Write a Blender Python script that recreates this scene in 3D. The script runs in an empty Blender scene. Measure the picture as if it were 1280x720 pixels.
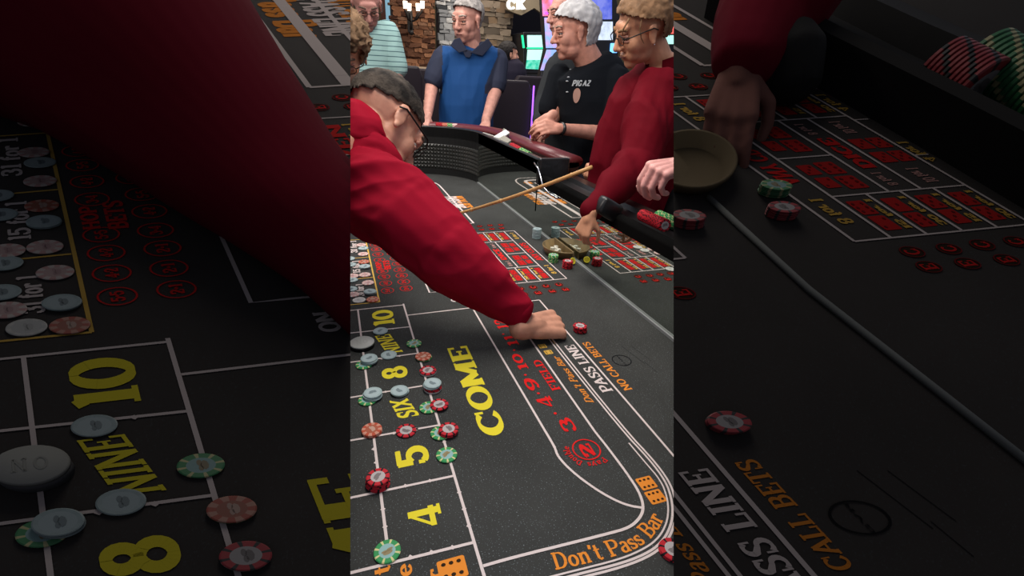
import bpy, bmesh, math, random
import numpy as np
from mathutils import Vector, Matrix, noise
random.seed(4)
C = bpy.context.scene.collection
PI = math.pi
# ---------------------------------------------------------------- camera (found from the vanishing points of the table layout)
W_, H_ = 1280, 720
def _cam():
    a = np.array([418-640, 360-85, 0.]); b = np.array([2408-640, 360-182, 0.])
    f = math.sqrt(-(a@b)); a[2] = -f; b[2] = -f
    X = a/np.linalg.norm(a); Yr = b/np.linalg.norm(b); Z = np.cross(Yr, X)
    return f, np.stack([X, -Yr, Z])
F_, R_ = _cam(); HC = .65
EYE = np.array([0, 0, HC])
def ray(x, y): return R_@np.array([x-640, 360-y, -F_])
def px(x, y, z=0.):
    d = ray(x, y); return Vector(d*((z-HC)/d[2])+EYE)
def at(x, y, X):
    d = ray(x, y); return Vector(d*(X/d[0])+EYE)
def aty(x, y, Y):
    d = ray(x, y); return Vector(d*(Y/d[1])+EYE)
def proj(p):
    c = R_.T@(np.array(p, float)-EYE); return 640+F_*c[0]/-c[2], 360-F_*c[1]/-c[2]
cd = bpy.data.cameras.new('camera'); co = bpy.data.objects.new('camera', cd); C.objects.link(co)
cd.sensor_width = 36; cd.lens = F_/W_*36; cd.clip_start = .02; cd.clip_end = 60
M = Matrix([list(r) for r in R_]).to_4x4(); M.translation = Vector(EYE); co.matrix_world = M
sc = bpy.context.scene; sc.camera = co
# ---------------------------------------------------------------- world, lamps, exposure
w = bpy.data.worlds.new('world'); sc.world = w; w.use_nodes = True
w.node_tree.nodes['Background'].inputs[0].default_value = (.80, .84, 1, 1); w.node_tree.nodes['Background'].inputs[1].default_value = .42
def area(name, loc, tgt, size, power, col, sy=None, spread=180):
    l = bpy.data.lights.new(name, 'AREA'); l.energy = power; l.color = col; l.size = size; l.spread = math.radians(spread)
    if sy: l.shape = 'RECTANGLE'; l.size_y = sy
    o = bpy.data.objects.new(name, l); C.objects.link(o); o.location = loc
    o.rotation_euler = (Vector(tgt)-Vector(loc)).to_track_quat('-Z', 'Y').to_euler(); return o
area('pit_lamp', (1.3, -.35, 2.05), (1.3, -.4, 0), 1.1, 27, (1, .93, .84), .6)
area('pit_lamp', (3.2, -.6, 2.05), (3.2, -.7, 0), 1.3, 24, (1, .92, .84), 1.0)
area('aisle_lamp', (2.0, 1.6, 2.0), (3.3, -.8, .4), .7, 24, (1, .9, .8))
area('hall_lamp', (5.6, -1.6, 2.1), (6.4, -1.6, .3), 1.6, 30, (1, .88, .74))
sc.view_settings.view_transform = 'Standard'; sc.view_settings.look = 'None'; sc.view_settings.gamma = 1
sc.view_settings.exposure = 0.35
# ---------------------------------------------------------------- materials
MT = {}
def mat(name, col, rough=.7, spec=.3, metal=0, bump=0, bscale=60, var=0, vscale=8, emit=0, var2=None, bdist=.002):
    if name in MT: return MT[name]
    m = bpy.data.materials.new(name); m.use_nodes = True; nt = m.node_tree; b = nt.nodes['Principled BSDF']
    b.inputs['Base Color'].default_value = (*col, 1); b.inputs['Roughness'].default_value = rough
    b.inputs['Specular IOR Level'].default_value = spec; b.inputs['Metallic'].default_value = metal
    if emit: b.inputs['Emission Color'].default_value = (*col, 1); b.inputs['Emission Strength'].default_value = emit
    tc = nt.nodes.new('ShaderNodeTexCoord')
    if var:
        n = nt.nodes.new('ShaderNodeTexNoise'); n.inputs['Scale'].default_value = vscale; n.inputs['Detail'].default_value = 4
        r = nt.nodes.new('ShaderNodeValToRGB'); c2 = var2 or tuple(min(1, c*(1+var)) for c in col)
        r.color_ramp.elements[0].color = (*[c*(1-var) for c in col], 1) if not var2 else (*col, 1); r.color_ramp.elements[1].color = (*c2, 1)
        r.color_ramp.elements[0].position = .35; r.color_ramp.elements[1].position = .65
        nt.links.new(tc.outputs['Object'], n.inputs['Vector']); nt.links.new(n.outputs['Fac'], r.inputs[0]); nt.links.new(r.outputs[0], b.inputs['Base Color'])
    if bump:
        n = nt.nodes.new('ShaderNodeTexNoise'); n.inputs['Scale'].default_value = bscale; n.inputs['Detail'].default_value = 2
        bp = nt.nodes.new('ShaderNodeBump'); bp.inputs['Strength'].default_value = bump; bp.inputs['Distance'].default_value = bdist
        nt.links.new(tc.outputs['Object'], n.inputs['Vector']); nt.links.new(n.outputs['Fac'], bp.inputs['Height']); nt.links.new(bp.outputs[0], b.inputs['Normal'])
    MT[name] = m; return m
def felt_mat(name, base, speck, amt=.66):
    m = mat(name, base, .95, .05); nt = m.node_tree; b = nt.nodes['Principled BSDF']; tc = nt.nodes['Texture Coordinate']
    n = nt.nodes.new('ShaderNodeTexNoise'); n.inputs['Scale'].default_value = 420; n.inputs['Detail'].default_value = 1
    r = nt.nodes.new('ShaderNodeValToRGB'); r.color_ramp.elements[0].color = (*base, 1); r.color_ramp.elements[1].color = (*speck, 1)
    r.color_ramp.elements[0].position = amt; r.color_ramp.elements[1].position = amt+.1
    n2 = nt.nodes.new('ShaderNodeTexNoise'); n2.inputs['Scale'].default_value = 5; n2.inputs['Detail'].default_value = 5
    mx = nt.nodes.new('ShaderNodeMix'); mx.data_type = 'RGBA'; mx.blend_type = 'MULTIPLY'; mx.inputs[0].default_value = .5
    for q in (n, n2): nt.links.new(tc.outputs['Object'], q.inputs['Vector'])
    nt.links.new(n.outputs['Fac'], r.inputs[0]); nt.links.new(r.outputs[0], mx.inputs[6]); nt.links.new(n2.outputs['Fac'], mx.inputs[7]); nt.links.new(mx.outputs[2], b.inputs['Base Color'])
    return m
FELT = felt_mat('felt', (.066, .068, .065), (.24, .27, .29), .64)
FELTD = felt_mat('dim_felt', (.0072, .0062, .0058), (.009, .009, .009), .62)  # darkened copy of the centre felt; the dimming is in the colour
INK = dict(white=(.72, .62, .60), yellow=(.80, .68, .045), orange=(.80, .27, .04), red=(.72, .02, .02), gold=(.70, .42, .08), black=(.010, .010, .012),
           hole=(.035, .02, .012), frame=(.72, .45, .10), pale=(.62, .33, .30), deep=(.20, .012, .015), dice=(.52, .018, .018))
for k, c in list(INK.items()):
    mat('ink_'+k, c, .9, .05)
    mat('dim_ink_'+k, tuple(q*.10 for q in c), .95, .02)  # shaded copy of each ink for the side boards
BURG = mat('burgundy_cloth', (.30, .006, .022), .85, .05, bump=.35, bscale=10, bdist=.01, var=.1, vscale=6)
BURGD = mat('dim_burgundy_cloth', (.026, .0008, .0028), .95, .02, bump=.4, bscale=5, bdist=.02)  # burgundy cloth with the dimming painted in, for the side boards
SKIN = mat('skin', (.60, .30, .21), .5, .4, bump=.2, bscale=120, var=.12, vscale=30)
SKINP = mat('pink_skin', (.56, .275, .215), .5, .4, bump=.2, bscale=120, var=.12, vscale=30)
SKINT = mat('tan_skin', (.62, .30, .175), .5, .4, bump=.2, bscale=100, var=.12, vscale=24)
SKIND = mat('dim_skin', (.034, .014, .011), .9, .05)  # skin darkened in colour for the hand on the right board
BLACK = mat('black_vinyl', (.010, .010, .011), .35, .45)
BLACKM = mat('black_matte', (.008, .008, .009), .8, .2)
CHROME = mat('chrome', (.7, .7, .72), .2, .5, 1)
# ---------------------------------------------------------------- object helpers
def link(o, parent=None):
    C.objects.link(o)
    if parent: o.parent = parent
    return o
def tag(o, label=None, cat=None, group=None, kind=None):
    if label: o['label'] = label
    if cat: o['category'] = cat
    if group: o['group'] = group
    if kind: o['kind'] = kind
    return o
def empty(name, loc=(0, 0, 0)):
    o = bpy.data.objects.new(name, None); o.empty_display_size = .05; C.objects.link(o); o.location = loc; return o
def obj(name, bm, mats, parent=None, smooth=False, bevel=0, keep=False):
    me = bpy.data.meshes.new(name); bm.normal_update(); bm.to_mesh(me); bm.free()
    for m in (mats if isinstance(mats, (list, tuple)) else [mats]): me.materials.append(m)
    if smooth: me.polygons.foreach_set('use_smooth', [True]*len(me.polygons))
    o = bpy.data.objects.new(name, me); C.objects.link(o)
    if parent:
        o.parent = parent; o.matrix_parent_inverse = Matrix.Translation(parent.location).inverted() if not keep else Matrix()
    else:   # origin to the base of the mesh
        if me.vertices:
            co_ = np.empty(len(me.vertices)*3); me.vertices.foreach_get('co', co_); co_ = co_.reshape(-1, 3)
            c = Vector(((co_[:, 0].min()+co_[:, 0].max())/2, (co_[:, 1].min()+co_[:, 1].max())/2, co_[:, 2].min()))
            me.transform(Matrix.Translation(-c)); o.location = c
    if bevel:
        md = o.modifiers.new('b', 'BEVEL'); md.width = bevel; md.segments = 2; md.limit_method = 'ANGLE'
    return o
def box(bm, c, s, rot=None, mi=0):
    r = bmesh.ops.create_cube(bm, size=1); vs = r['verts']
    m = Matrix.Translation(Vector(c)) @ ((rot.to_4x4() if rot else Matrix())) @ Matrix.Diagonal((*s, 1))
    bmesh.ops.transform(bm, matrix=m, verts=vs)
    for f in {f for v in vs for f in v.link_faces}: f.material_index = mi
    return vs
def prism(bm, pts, off, mi=0):   # polygon pts extruded by vector off
    a = [bm.verts.new(p) for p in pts]; b = [bm.verts.new(Vector(p)+Vector(off)) for p in pts]; n = len(pts)
    fs = [bm.faces.new(a), bm.faces.new(b[::-1])]+[bm.faces.new([a[i], b[i], b[(i+1) % n], a[(i+1) % n]]) for i in range(n)]
    for f in fs: f.material_index = mi
    bmesh.ops.recalc_face_normals(bm, faces=fs); return fs
def frame(d):
    d = Vector(d).normalized(); u = Vector((0, 0, 1)) if abs(d.z) < .9 else Vector((1, 0, 0))
    s = d.cross(u).normalized(); return s, s.cross(d).normalized(), d
def tube(bm, pts, rs, n=12, cap=True, mi=0, flat=1.):
    pts = [Vector(p) for p in pts]; rs = rs if isinstance(rs, (list, tuple)) else [rs]*len(pts)
    rings = []; prev = None
    for i, p in enumerate(pts):
        d = (pts[min(i+1, len(pts)-1)]-pts[max(i-1, 0)])
        s, u, d = frame(d)
        if prev is not None:
            s = (prev-d*prev.dot(d)).normalized(); u = s.cross(d)
        prev = s
        rings.append([bm.verts.new(p+(s*math.cos(2*PI*k/n)+u*math.sin(2*PI*k/n)*flat)*rs[i]) for k in range(n)])
    fs = []
    for a, b in zip(rings, rings[1:]):
        for k in range(n): fs.append(bm.faces.new([a[k], a[(k+1) % n], b[(k+1) % n], b[k]]))
    if cap: fs += [bm.faces.new(rings[0][::-1]), bm.faces.new(rings[-1])]
    for f in fs: f.material_index = mi; f.smooth = True
    bmesh.ops.recalc_face_normals(bm, faces=fs)
    return rings
def ell(bm, c, r, rot=None, seg=16, mi=0):
    q = bmesh.ops.create_uvsphere(bm, u_segments=seg, v_segments=max(8, seg//2), radius=1)
    m = Matrix.Translation(Vector(c)) @ ((rot.to_4x4() if rot else Matrix())) @ Matrix.Diagonal((*r, 1))
    bmesh.ops.transform(bm, matrix=m, verts=q['verts'])
    for f in {f for v in q['verts'] for f in v.link_faces}: f.material_index = mi; f.smooth = True
def capsule(bm, p0, p1, r0, r1=None, n=12):
    r1 = r0 if r1 is None else r1; p0 = Vector(p0); p1 = Vector(p1)
    d = (p1-p0).normalized() if (p1-p0).length > 1e-6 else Vector((0, 0, 1))
    tube(bm, [p0-d*r0*.95, p0-d*r0*.6, p0, p1, p1+d*r1*.6, p1+d*r1*.95], [r0*.3, r0*.8, r0, r1, r1*.8, r1*.3], n)
def lathe(bm, prof, n=32, mi=0, rot=None, loc=(0, 0, 0)):
    rings = []
    m = Matrix.Translation(Vector(loc)) @ (rot.to_4x4() if rot else Matrix())
    for r, z in prof: rings.append([bm.verts.new(m @ Vector((r*math.cos(2*PI*k/n), r*math.sin(2*PI*k/n), z))) for k in range(n)])
    for a, b in zip(rings, rings[1:]):
        for k in range(n):
            f = bm.faces.new([a[k], a[(k+1) % n], b[(k+1) % n], b[k]]); f.material_index = mi; f.smooth = True
    if prof[0][0] > 1e-5: bm.faces.new(rings[0][::-1]).material_index = mi
    if prof[-1][0] > 1e-5: bm.faces.new(rings[-1]).material_index = mi
    bmesh.ops.remove_doubles(bm, verts=bm.verts[:], dist=1e-6)
def remesh(bm, voxel, smooth=3, fac=.5):   # overlapping closed shapes -> one continuous skin
    me = bpy.data.meshes.new('t'); bm.to_mesh(me); bm.free(); o = bpy.data.objects.new('t', me); C.objects.link(o)
    m = o.modifiers.new('r', 'REMESH'); m.mode = 'VOXEL'; m.voxel_size = voxel
    if smooth: s = o.modifiers.new('s', 'SMOOTH'); s.iterations = smooth; s.factor = fac
    dg = bpy.context.evaluated_depsgraph_get(); ev = o.evaluated_get(dg); out = bmesh.new(); m2 = ev.to_mesh(); out.from_mesh(m2); ev.to_mesh_clear()
    bpy.data.objects.remove(o); bpy.data.meshes.remove(me)
    for f in out.faces: f.smooth = True
    return out
def cut(bm, co_, no, fill=True):   # keep the side the normal points away from
    r = bmesh.ops.bisect_plane(bm, geom=bm.verts[:]+bm.edges[:]+bm.faces[:], plane_co=co_, plane_no=no, clear_outer=True)
    if fill:
        es = [e for e in r['geom_cut'] if isinstance(e, bmesh.types.BMEdge)]
        if es:
            try: bmesh.ops.triangle_fill(bm, use_beauty=True, edges=es)
            except Exception: pass
def paint(bm, fn):
    for f in bm.faces: f.material_index = fn(f.calc_center_median())
# ---------------------------------------------------------------- lettering: slab serif glyphs as strokes
def arc(cx, cy, rx, ry, a0, a1, n=14):
    return [(cx+rx*math.cos(math.radians(a0+(a1-a0)*i/n)), cy+ry*math.sin(math.radians(a0+(a1-a0)*i/n))) for i in range(n+1)]
def sf(x, y, w=.17):  return ('r', x-w, 0 if y == 0 else .90, x+w, .10 if y == 0 else 1)
def sx(x, y, w=.14):  return ('r', x-w, 0 if y == 0 else .60, x+w, .09 if y == 0 else .69)
def p(*a): return ('p', list(a))
GL = {
'A': (.95, [p((.12, .05), (.47, .95)), p((.47, .95), (.82, .05)), p((.25, .34), (.7, .34)), sf(.12, 0, .14), sf(.81, 0, .16)]),
'B': (.85, [p((.2, 0), (.2, 1)), ('p', [(.2, .94)]+arc(.46, .73, .22, .21, 90, -90, 8)+[(.2, .52)]), ('p', [(.2, .52)]+arc(.48, .29, .25, .23, 90, -90, 8)+[(.2, .06)]), ('r', .04, 0, .25, .1), ('r', .04, .9, .25, 1)]),
'C': (.88, [('p', arc(.46, .5, .34, .44, 42, 320, 20)), ('r', .74, .62, .82, .97)]),
'D': (.92, [p((.2, 0), (.2, 1)), ('p', [(.2, .94)]+arc(.42, .5, .36, .44, 90, -90, 12)+[(.2, .06)]), ('r', .04, 0, .25, .1), ('r', .04, .9, .25, 1)]),
'E': (.82, [p((.2, 0), (.2, 1)), p((.1, .945), (.74, .945)), p((.1, .055), (.74, .055)), p((.2, .5), (.52, .5)), ('r', .04, 0, .3, .1), ('r', .04, .9, .3, 1), ('r', .66, .68, .76, 1), ('r', .66, 0, .77, .34), ('r', .48, .36, .55, .64)]),
'F': (.8, [p((.2, 0), (.2, 1)), p((.1, .945), (.74, .945)), p((.2, .5), (.52, .5)), sf(.2, 0, .18), ('r', .04, .9, .3, 1), ('r', .66, .66, .76, 1), ('r', .48, .36, .55, .64)]),
'G': (.92, [('p', arc(.46, .5, .34, .44, 42, 340, 20)), ('r', .72, .62, .80, .97), p((.72, .05), (.72, .42)), ('r', .52, .38, .86, .46)]),
'H': (.98, [p((.2, 0), (.2, 1)), p((.78, 0), (.78, 1)), p((.2, .5), (.78, .5)), sf(.2, 0), sf(.2, 1), sf(.78, 0), sf(.78, 1)]),
'I': (.44, [p((.22, 0), (.22, 1)), sf(.22, 0, .19), sf(.22, 1, .19)]),
'K': (.95, [p((.2, 0), (.2, 1)), p((.78, .95), (.3, .45)), p((.4, .58), (.78, .05)), sf(.2, 0), sf(.2, 1), sf(.76, 0), sf(.74, 1, .15)]),
'L': (.78, [p((.2, 0), (.2, 1)), p((.1, .055), (.72, .055)), sf(.2, 1, .18), ('r', .04, 0, .3, .1), ('r', .64, 0, .74, .36)]),
'M': (1.15, [p((.16, 0), (.16, 1)), p((.95, 0), (.95, 1)), p((.18, .98), (.56, .12)), p((.56, .12), (.93, .98)), sf(.16, 0, .15), sf(.95, 0, .18), ('r', .02, .9, .25, 1), ('r', .88, .9, 1.12, 1)]),
'N': (.98, [p((.17, 0), (.17, 1)), p((.8, 0), (.8, 1)), p((.18, .96), (.8, .04)), sf(.17, 0, .15), ('r', .02, .9, .28, 1), sf(.8, 1, .16)]),
'O': (.92, [('p', arc(.46, .5, .35, .45, 0, 360, 26))]),
'P': (.85, [p((.2, 0), (.2, 1)), ('p', [(.2, .945)]+arc(.48, .70, .26, .245, 90, -90, 9)+[(.2, .455)]), sf(.2, 0, .18), ('r', .04, .9, .25, 1)]),
'R': (.95, [p((.2, 0), (.2, 1)), ('p', [(.2, .945)]+arc(.48, .72, .24, .225, 90, -90, 9)+[(.2, .495)]), p((.5, .5), (.78, .05)), sf(.2, 0, .17), ('r', .04, .9, .25, 1), sf(.82, 0, .12)]),
'S': (.78, [('p', arc(.39, .735, .25, .215, 35, 200, 10)+arc(.39, .27, .27, .225, 80, -145, 12)), ('r', .6, .66, .68, .98), ('r', .08, .02, .16, .36)]),
'T': (.85, [p((.42, 0), (.42, 1)), p((.06, .945), (.78, .945)), sf(.42, 0, .2), ('r', .04, .66, .12, 1), ('r', .72, .66, .8, 1)]),
'U': (.92, [('p', [(.18, 1), (.18, .35)]+arc(.45, .33, .27, .27, 180, 360, 10)+[(.72, 1)]), sf(.18, 1), sf(.72, 1)]),
'V': (.95, [p((.14, .95), (.48, .04)), p((.48, .04), (.82, .95)), sf(.14, 1, .15), sf(.82, 1, .13)]),
'W': (1.3, [p((.14, .95), (.4, .04)), p((.4, .04), (.64, .9)), p((.64, .9), (.88, .04)), p((.88, .04), (1.14, .95)), sf(.14, 1, .15), sf(1.14, 1, .13)]),
'X': (.95, [p((.14, .97), (.8, .03)), p((.8, .97), (.14, .03)), sf(.15, 0, .14), sf(.15, 1, .14), sf(.8, 0, .14), sf(.8, 1, .14)]),
'Y': (.92, [p((.46, 0), (.46, .45)), p((.14, .95), (.46, .42)), p((.8, .95), (.46, .42)), sf(.46, 0), sf(.14, 1, .14), sf(.8, 1, .14)]),
'Z': (.85, [p((.1, .93), (.75, .93)), p((.72, .93), (.12, .07)), p((.1, .07), (.75, .07))]),
'0': (.8, [('p', arc(.4, .5, .29, .45, 0, 360, 24))]),
'1': (.5, [p((.27, 0), (.27, 1)), sf(.27, 0, .21), p((.08, .86), (.27, .96))]),
'2': (.8, [('p', arc(.38, .72, .26, .23, 160, -20, 10)+[(.14, .10)]), p((.1, .06), (.7, .06)), ('r', .64, 0, .74, .3), ('r', .08, .62, .24, .78)]),
'3': (.8, [('p', arc(.36, .74, .25, .21, 150, -80, 10)), ('p', arc(.38, .28, .29, .23, 80, -150, 12)), ('r', .08, .68, .22, .84), ('r', .04, .14, .2, .32)]),
'4': (.85, [p((.6, 0), (.6, 1)), ('q', [(.57, .97), (.36, .68), (.08, .30)], .10), p((.04, .285), (.8, .285)), ('r', .04, .24, .16, .36), sf(.6, 0, .2)]),
'5': (.8, [p((.17, .98), (.17, .5)), p((.12, .93), (.68, .93)), ('p', [(.17, .54)]+arc(.37, .33, .29, .28, 110, -140, 14)), ('r', .04, .12, .18, .32), ('r', .62, .86, .7, 1)]),
'6': (.8, [('p', arc(.4, .3, .28, .25, 0, 360, 20)), ('p', [(.66, .84), (.5, .94), (.28, .82), (.13, .5), (.13, .3)])]),
'8': (.8, [('p', arc(.4, .74, .23, .21, 0, 360, 20)), ('p', arc(.4, .27, .28, .23, 0, 360, 20))]),
'9': (.8, [('p', arc(.4, .7, .28, .25, 0, 360, 20)), ('p', [(.14, .16), (.3, .06), (.52, .18), (.67, .5), (.67, .7)])]),
'a': (.66, [('p', [(.14, .56)]+arc(.32, .50, .16, .15, 120, 0, 6)+[(.48, .04)]), ('p', arc(.28, .2, .18, .16, 90, 330, 10)), p((.28, .37), (.46, .4)), ('r', .46, 0, .62, .08)]),
'b': (.72, [p((.18, 0), (.18, 1)), ('p', arc(.4, .33, .22, .29, 130, -130, 12)), ('r', .02, .92, .2, 1)]),
'e': (.66, [('p', arc(.34, .33, .23, .29, 0, 325, 16)), p((.12, .36), (.57, .36))]),
'f': (.45, [('p', [(.2, 0), (.2, .8), (.3, .94), (.44, .9)]), p((.04, .63), (.42, .63)), sx(.2, 0)]),
'l': (.38, [p((.2, 0), (.2, 1)), sf(.2, 0), ('r', .04, .92, .2, 1)]),
'm': (1.1, [p((.18, 0), (.18, .67)), ('p', [(.2, .5), (.35, .64), (.5, .55), (.52, 0)]), ('p', [(.56, .5), (.7, .64), (.86, .55), (.88, 0)]), sx(.18, 0), sx(.52, 0), sx(.88, 0), ('r', .02, .6, .18, .68)]),
'n': (.78, [p((.18, 0), (.18, .67)), ('p', [(.2, .5), (.36, .64), (.52, .6), (.57, .4), (.57, 0)]), sx(.18, 0), sx(.57, 0), ('r', .02, .6, .18, .68)]),
'o': (.68, [('p', arc(.34, .33, .23, .29, 0, 360, 18))]),
'r': (.56, [p((.18, 0), (.18, .67)), ('p', [(.2, .46), (.32, .62), (.5, .6)]), sx(.18, 0), ('r', .02, .6, .18, .68), ('r', .42, .46, .54, .64)]),
's': (.56, [('p', arc(.28, .48, .16, .14, 40, 200, 8)+arc(.27, .19, .18, .14, 80, -140, 8)), ('r', .42, .44, .48, .62), ('r', .06, .04, .12, .24)]),
't': (.48, [('p', [(.2, .92), (.2, .14), (.3, .04), (.44, .1)]), p((.04, .63), (.42, .63))]),
'u': (.74, [('p', [(.16, .66), (.16, .2), (.28, .05), (.42, .06), (.56, .2)]), p((.56, 0), (.56, .66)), ('r', .02, .6, .18, .68), ('r', .42, .6, .56, .68), ('r', .56, 0, .7, .08)]),
'y': (.72, [p((.12, .62), (.36, .05)), ('p', [(.62, .62), (.34, -.1), (.2, -.2), (.08, -.14)]), sx(.12, 1, .12), sx(.6, 1, .12)]),
"'": (.26, [p((.15, 1), (.11, .74))]), '.': (.34, [('p', arc(.17, .5, .05, .05, 0, 360, 8))]), ' ': (.4, []),
}
def ribbon(pts, wa, wb=None, closed=False):   # quads of a mitred ribbon; width by stroke direction
    wb = wa if wb is None else wb; n = len(pts); P = [Vector((a[0], a[1])) for a in pts]; L = []
    closed = closed or (n > 3 and (P[0]-P[-1]).length < 1e-4)
    for i in range(n):
        if closed: a = P[i-1] if i else P[-2]; b = P[i+1] if i < n-1 else P[1]
        else: a = P[max(i-1, 0)]; b = P[min(i+1, n-1)]
        d = (b-a).normalized(); nr = Vector((-d.y, d.x)); wd = wb+(wa-wb)*abs(d.y)
        k = 1.
        if 0 < i < n-1 or closed:
            d1 = (P[i]-a).normalized(); k = 1/max(.5, abs(d1.dot(d)))
        L.append((P[i]+nr*wd/2*k, P[i]-nr*wd/2*k))
    return [[L[i][0], L[i+1][0], L[i+1][1], L[i][1]] for i in range(n-1)]
def glyph(ch, T=.21, t=.105):
    w_, st = GL[ch]; out = []
    for s in st:
        if s[0] == 'p': out += ribbon(s[1], T, t)
        elif s[0] == 'q': out += ribbon(s[1], s[2])
        else: out.append([Vector((s[1], s[2])), Vector((s[3], s[2])), Vector((s[3], s[4])), Vector((s[1], s[4]))])
    return w_, out
def word(text, fn, T=.21, t=.105):    # fn maps (u,v) in the unit box of the word to a felt point
    tot = sum(GL[c][0] for c in text); u = 0; polys = []
    for c in text:
        w_, g = glyph(c, T, t)
        for q in g: polys.append([fn((u+v.x)/tot, v.y) for v in q])
        u += w_
    return polys
def xy(x, y): q = px(x, y); return Vector((q.x, q.y))
PR = []      # the printed layout: (name, ink, polygons on the felt plane)
def wtext(text, ink, s, e, T=.21, t=.105, flip=False, name='printed_word'):
    a, b = xy(*s), xy(*e)
    PR.append((name, ink, word(text, lambda u, v: Vector((a.x+(b.x-a.x)*u, a.y+(b.y-a.y)*v)), T, t)))
def qtext(text, ink, bl, br, tr, tl, T=.21, t=.105):
    a, b, c, d = xy(*bl), xy(*br), xy(*tr), xy(*tl)
    PR.append(('printed_word', ink, word(text, lambda u, v: (a*(1-u)+b*u)*(1-v)+(d*(1-u)+c*u)*v, T, t)))
def ctext(text, ink, path, h, T=.21, t=.105):   # path: felt points of the baseline
    seg = [0]
    for a, b in zip(path, path[1:]): seg.append(seg[-1]+(b-a).length)
    def pt(s):
        s = max(0, min(seg[-1]-1e-6, s))
        for i in range(len(path)-1):
            if s <= seg[i+1]:
                d = (path[i+1]-path[i]).normalized(); return path[i]+d*(s-seg[i]), d
    tot = sum(GL[c][0] for c in text); u = 0; k = seg[-1]/tot; polys = []
    for c in text:
        w_, g = glyph(c, T, t); o_, d = pt((u+w_/2)*k); n_ = Vector((-d.y, d.x))
        for q in g: polys.append([o_+d*(v.x-w_/2)*k+n_*v.y*h for v in q])
        u += w_
    PR.append(('printed_word', ink, polys))
def line(ink, w_, *pts, name='printed_line', world=False):
    P = [Vector(q) if world else xy(*q) for q in pts]; PR.append((name, ink, ribbon(P, w_)))
def disc2(c, rx, ry=None, n=14): ry = ry or rx; return [Vector((c.x+rx*math.cos(2*PI*k/n), c.y+ry*math.sin(2*PI*k/n))) for k in range(n)]
def rect2(x0, x1, y0, y1): return [Vector((x0, y0)), Vector((x1, y0)), Vector((x1, y1)), Vector((x0, y1))]
def die2(c, s, n, ink='orange', hole='hole', ry=None):
    ry = ry or s; r = .18
    o = []
    for sx_, sy_, a in ((1, 1, 0), (-1, 1, 90), (-1, -1, 180), (1, -1, 270)):
        for k in range(4):
            an = math.radians(a+k*30); o.append(Vector((c.x+s*(sx_*(1-r)+r*math.cos(an)), c.y+ry*(sy_*(1-r)+r*math.sin(an)))))
    PR.append(('printed_die', ink, [o]))
    sp = {1: [(0, 0)], 2: [(-1, -1), (1, 1)], 3: [(-1, -1), (0, 0), (1, 1)], 4: [(-1, -1), (1, 1), (-1, 1), (1, -1)], 5: [(-1, -1), (1, 1), (-1, 1), (1, -1), (0, 0)],
          6: [(-1, -1), (1, 1), (-1, 1), (1, -1), (0, 1), (0, -1)], 66: [(-1, -1), (1, 1), (-1, 1), (1, -1), (1, 0), (-1, 0)]}[n]
    PR.append(('printed_pips', hole+'*', [disc2(c+Vector((a*s*.55, b*ry*.55)), s*.17, ry*.17, 8) for a, b in sp]))
LW = .0048
# number boxes
line('white', LW, (412, 391), (504.5, 381.4)); line('white', LW, (504.2, 380), (605.7, 722)); line('white', LW, (447.4, 387.6), (486.7, 703))
for a, b in (((406, 420), (511.7, 408.8)), ((402, 458), (521.4, 442)), ((400, 503.5), (528, 482.6)), ((398, 558), (549, 531.7)), ((390, 633), (568, 595)), ((380, 731), (592, 678.5))): line('white', LW, a, b)
tk = []
for a, b, n in (((486.7, 703), (592, 678.5), 4), ((476, 610), (568, 595), 0), ((568, 595), (592, 678.5), 4), ((476, 615), (486.7, 703), 4), ((549, 531.7), (568, 595), 3), ((464, 545), (476, 612), 4), ((476, 614), (568, 595), 3), ((459, 494), (528, 482.6), 3), ((464, 547), (549, 531.7), 3), ((450, 416), (511.7, 408.8), 3), ((455, 452), (521.4, 442), 3)):
    for k in range(1, n): q = xy(a[0]+(b[0]-a[0])*k/n, a[1]+(b[1]-a[1])*k/n); tk.append(disc2(q, .0042, n=4))
for q in tk: PR.append(('printed_tick', 'white*', [q]))
wtext('10', 'yellow', (494, 405.5), (465, 389.5), .26, .14); wtext('8', 'yellow', (509.5, 471), (477.3, 461), .26, .17)
qtext('NINE', 'yellow', (504, 440), (487, 417.5), (468, 420), (484, 442.5), .2, .1)
qtext('SIX', 'yellow', (525, 520), (509, 498), (486.5, 501.3), (499, 524), .24, .13)
wtext('5', 'yellow', (537, 578.5), (493.5, 562), .26, .17); wtext('4', 'yellow', (555, 655), (508.5, 637), .24, .17)
wtext('COME', 'yellow', (635, 541), (558.5, 434.5), .25, .12)
# come / field / pass lines
line('white', LW, (509.6, 394.3), (558, 388.6), (674.2, 375.2))
line('white', LW, (590, 384), (600, 401), (693.7, 560)); line('white', LW, (630, 380), (664.6, 426.7), (743.7, 540))
def smooth2(P, it=2):
    for _ in range(it):
        Q = [P[0]]
        for a, b in zip(P, P[1:]): Q += [a*.75+b*.25, a*.25+b*.75]
        P = Q+[P[-1]]
    return P
def curve(ink, w_, *pts): PR.append(('printed_line', ink, ribbon(smooth2([xy(*q) for q in pts]), w_)))
curve('white', LW, (682, 540), (693.7, 560), (697, 571), (715, 590), (740, 609), (765, 624), (785, 632.5), (802, 635))
curve('white', LW, (743.7, 540), (762, 563), (790, 601), (801, 620), (804.5, 636), (800, 648), (787, 660), (762, 667), (715, 679), (638, 698), (604, 708))
for d in (0, 4.5):
    curve('white', LW*.8, (651.5+d*.8, 378.6-d*.1), (692+d, 432), (778+d, 539), (812+d, 575), (832+d, 602), (839+d, 622), (841+d, 640), (839+d*.9, 656), (830+d, 675+d*.4), (813+d*.7, 690+d*.8), (780, 704+d*1.1), (715, 720+d*1.2), (660, 735+d*1.2))
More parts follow.
